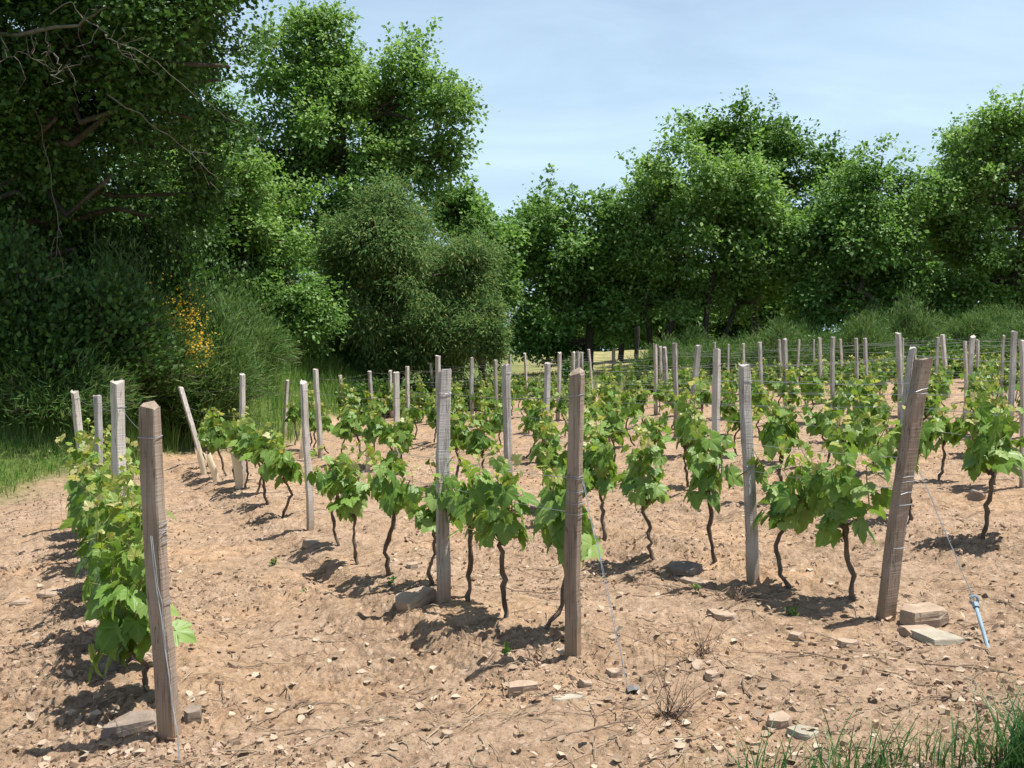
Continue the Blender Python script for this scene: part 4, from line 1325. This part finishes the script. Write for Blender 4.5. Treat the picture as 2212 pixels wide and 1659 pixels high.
# ------------------------------------------------------------------ vine guards
def guard(px, pyb, h, w, lean, label):
    # find the ground point under the foot of the sleeve
    dlo = 3.0
    while dlo < 60:
        q = at(px, pyb, dlo)
        if q.z <= float(ground_z(q.x, q.y)):
            break
        dlo += .02
    root = empty("vine_guard", (q.x, q.y, gz(q.x, q.y)), label, "vine guard", "cream vine guards")
    mb = MB(); n = 14
    th = np.arange(n) / n * 2 * math.pi
    rings = []
    for i, z in enumerate(np.linspace(-.03, h, 7)):
        f = z / h
        r = w / 2 * (.85 + .25 * f) * (1 + .06 * math.sin(5 * f))
        rings.append(np.stack([np.cos(th) * r + lean * f + .012 * math.sin(4 * f), np.sin(th) * r * .75, np.full(n, z) + (.02 * np.cos(th * 2) if i == 6 else 0)], -1))
    v = np.concatenate(rings)
    ii = np.arange(6)[:, None] * n; j = np.arange(n)[None]; j2 = (j + 1) % n
    mb.add(v, np.stack([ii + j, ii + j2, ii + n + j2, ii + n + j], -1).reshape(-1, 4))
    mb.build("sleeve", [M['sleeve']], root, smooth=True)
    return root


guard(438, 1030, .42, .10, -.08, "leftmost cream sleeve, at the foot of the leaning end stake")
guard(465, 1042, .40, .10, -.12, "second cream sleeve from the left, leaning left")
guard(514, 1058, .46, .115, -.04, "widest cream sleeve, beside a thin grey stake")
guard(649, 992, .36, .09, .03, "cream sleeve behind the tall thin lone stake")
guard(793, 1020, .40, .075, .0, "cream sleeve half hidden by large leaves left of centre")
guard(1337, 932, .36, .085, .05, "cream sleeve standing clear on bare soil near the centre")
guard(1375, 868, .3, .10, -.02, "small pale sleeve far back beyond the clear-standing one")
guard(1538, 862, .36, .10, .02, "pale sleeve showing left of a grey stake far right of centre")
guard(1586, 848, .36, .14, .04, "flared pale sleeve between two grey stakes, right of centre")
guard(2207, 897, .36, .10, .0, "pale sleeve cut by the right edge")

# ------------------------------------------------------------------ stones one can point at
def stone(px, py, w, h, th, mat, label, yaw=0.0, tilt=(0, 0), lift=0.0):
    dlo = 3.0
    while dlo < 40:
        q = at(px, py, dlo)
        if q.z <= float(ground_z(q.x, q.y)) + .01:
            break
        dlo += .01
    W = w / F * dlo                                        # length across
    sag = max(1e-3, (HC - q.z) / dlo)
    Dp = min(max(h / F * dlo / sag, .35 * W), 1.4 * W)     # depth along the ground
    m = 7
    ang = (np.arange(m) + R.random(m) * .7) / m * 2 * math.pi
    rr = .72 + .36 * R.random(m)
    sq = 1 / np.maximum(np.abs(np.cos(ang)), np.abs(np.sin(ang)) * 1.05) ** .5
    X, Y = np.cos(ang) * rr * sq * W / 2, np.sin(ang) * rr * sq * Dp / 2
    lay = [(-.5, .95), (.12, 1.0), (.5, .97), (.58, .97), (.92, .93), (1.0, .86)]
    rings = []
    for zf_, sc in lay:
        rings.append(np.stack([X * sc * (1 + R.normal(size=m) * .018), Y * sc * (1 + R.normal(size=m) * .018), np.full(m, zf_ * th) + R.normal(size=m) * th * .11], -1))
    v = np.concatenate(rings + [np.array([[0, 0, th * 1.02]])])
    mb = MB()
    ii = np.arange(len(lay) - 1)[:, None] * m; j = np.arange(m)[None]; j2 = (j + 1) % m
    mb.add(v, np.stack([ii + j, ii + j2, ii + m + j2, ii + m + j], -1).reshape(-1, 4))
    tb = (len(lay) - 1) * m
    mb.f.append((np.stack([tb + np.arange(m), tb + (np.arange(m) + 1) % m, np.full(m, len(v) - 1)], -1), 0))
    o = mb.build("stone", [M[mat]], None, (q.x, q.y, gz(q.x, q.y) + lift - th * .3))
    o.rotation_euler = (tilt[0], tilt[1], yaw)
    return tag(o, label, "stone", "loose stones on the soil")


stone(893, 1312, 95, 24, .05, 'stone', "long pale slab propped against the foot of the wide flat grey stake", .5, (0, -.22), .03)
stone(1133, 1500, 85, 20, .055, 'stone', "pale blocky stone lying alone in the centre foreground", .15)
stone(1990, 1372, 95, 20, .045, 'stone', "lower stone of the small pile beside the thick leaning post", .3)
stone(2003, 1352, 100, 26, .055, 'stone', "long upper stone of the small pile beside the thick leaning post", .35, (0, -.06), .045)
stone(2033, 1384, 88, 40, .03, 'stone_grey', "flat greenish slab in front of the stone pile", .4)
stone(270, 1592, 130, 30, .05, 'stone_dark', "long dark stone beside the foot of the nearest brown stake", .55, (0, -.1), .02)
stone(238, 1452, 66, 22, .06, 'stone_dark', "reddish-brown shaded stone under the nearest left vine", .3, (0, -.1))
stone(285, 1428, 70, 18, .03, 'stone', "sunlit flat stone just behind the shaded one under the left vine", .2)
stone(408, 1565, 50, 22, .06, 'stone_dark', "pinkish block right of the nearest brown stake's foot", .1)
stone(1512, 1450, 34, 40, .03, 'stone', "flat tan stone tilted toward us, right foreground", -.2, (.35, 0))
stone(1540, 1472, 34, 16, .035, 'stone', "small tan block touching the tilted flat stone", .1)
stone(1568, 1333, 58, 22, .03, 'stone', "pointed pale stone in front of the grey stake with the hook", .6)
stone(1838, 1398, 62, 12, .035, 'stone', "brown stone between the thick leaning post and the tilted flat stone", .1)
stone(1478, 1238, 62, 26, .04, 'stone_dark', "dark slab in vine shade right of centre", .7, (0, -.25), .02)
stone(1508, 1262, 62, 22, .02, 'stone', "sunlit slab just below the dark shaded slab", .7)
stone(1745, 1592, 70, 30, .025, 'stone_grey', "grey flat stone behind grass blades at the bottom right", .2)
stone(1690, 1572, 60, 26, .045, 'stone', "tan wedge stone near the bottom right grass", .5, (.1, -.1))
stone(1268, 1488, 32, 16, .035, 'stone', "round tan stone right of the pale blocky stone", .3)
stone(1330, 1462, 40, 16, .04, 'stone', "squarish stone by the foot of the centre guy wire", .1)
stone(1228, 1516, 80, 14, .015, 'stone_grey', "flat greyish slab between the blocky stone and plate anchor", .3)
stone(42, 1308, 44, 12, .03, 'stone', "smooth pale stone at the left edge", -.2)
stone(105, 1288, 60, 18, .02, 'stone', "flat stone lying in the left track", .5)
stone(195, 1280 + 75, 60, 20, .02, 'stone', "pale flat stone left of the leftmost vines", .6)
stone(888, 1230, 30, 16, .05, 'stone', "pale squarish stone behind the wide flat grey stake's vines", .1)
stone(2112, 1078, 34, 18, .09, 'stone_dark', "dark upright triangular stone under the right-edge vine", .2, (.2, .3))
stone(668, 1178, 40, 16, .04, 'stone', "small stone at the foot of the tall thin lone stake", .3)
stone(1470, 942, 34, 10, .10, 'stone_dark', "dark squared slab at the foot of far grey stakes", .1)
stone(965, 1600, 34, 12, .03, 'stone', "small tan stone low in the centre foreground", .3)
stone(1725, 1495 - 110, 34, 12, .03, 'stone', "small brown stone right of the tilted flat stone", .5)

# small plants on the soil
def weed(px, py, n, s, mat, label, name="weed"):
    dlo = 3.0
    while dlo < 40:
        q = at(px, py, dlo)
        if q.z <= float(ground_z(q.x, q.y)) + .01:
            break
        dlo += .01
    root = empty(name, (q.x, q.y, gz(q.x, q.y)), label, "plant")
    mb = MB()
    D = rnd(n) + np.array([0, 0, .7])
    scatter_leaves(mb, R.normal(size=(n, 3)) * s * .3 + np.array([0, 0, s * .35]), D, rnd(n) + np.array([0, 0, 1]), s * (.4 + .5 * R.random(n)), LEAF6[0], LEAF6[1])
    mb.build("leaves", [M[mat]], root)
    return root


weed(1100, 1422, 14, .05, 'bramble', "small green weed at the edge of the shade below the centre vines")
weed(1715, 1335, 16, .05, 'bramble', "green weed in the shade edge left of the thick leaning post")
weed(358, 1598, 12, .035, 'mimosaleaf', "tiny grey-green weed at the foot of the nearest brown stake")
weed(590, 1222, 26, .05, 'mimosaleaf', "flat grey-green weed in the track left of centre")
weed(655, 1290, 8, .04, 'bramble', "tiny green seedling in the track left of centre")
weed(1505, 1285, 12, .05, 'bramble', "thin green weed below the sunlit slab right of centre")
weed(845, 1270, 14, .045, 'bramble', "green weed at the foot of the big-leaved vine left of centre")


def dead_plant(px, py, h, n, label, spread=.12):
    dlo = 3.0
    while dlo < 40:
        q = at(px, py, dlo)
        if q.z <= float(ground_z(q.x, q.y)) + .01:
            break
        dlo += .01
    root = empty("dead_plant", (q.x, q.y, gz(q.x, q.y)), label, "plant")
    mb = MB()
    for i in range(n):
        e = np.array([R.normal() * spread + .04, R.normal() * spread, h * (.12 + .88 * R.random() ** 2)])
        mb.tube(bend((R.normal() * .02, R.normal() * .02, 0), e, 6, .12), np.linspace(.0028, .001, 6), 3, cap=False)
    mb.build("stems", [M['twig']], root)


dead_plant(1450, 1560, .32, 44, "dry dead plant with bare upright stems, lower right of centre")
dead_plant(1520, 1425, .20, 26, "small dead twiggy plant behind the tilted flat stone", .07)
dead_plant(1600, 1300, .09, 70, "low tuft of dry brown plant left of the grey stake's foot", .1)
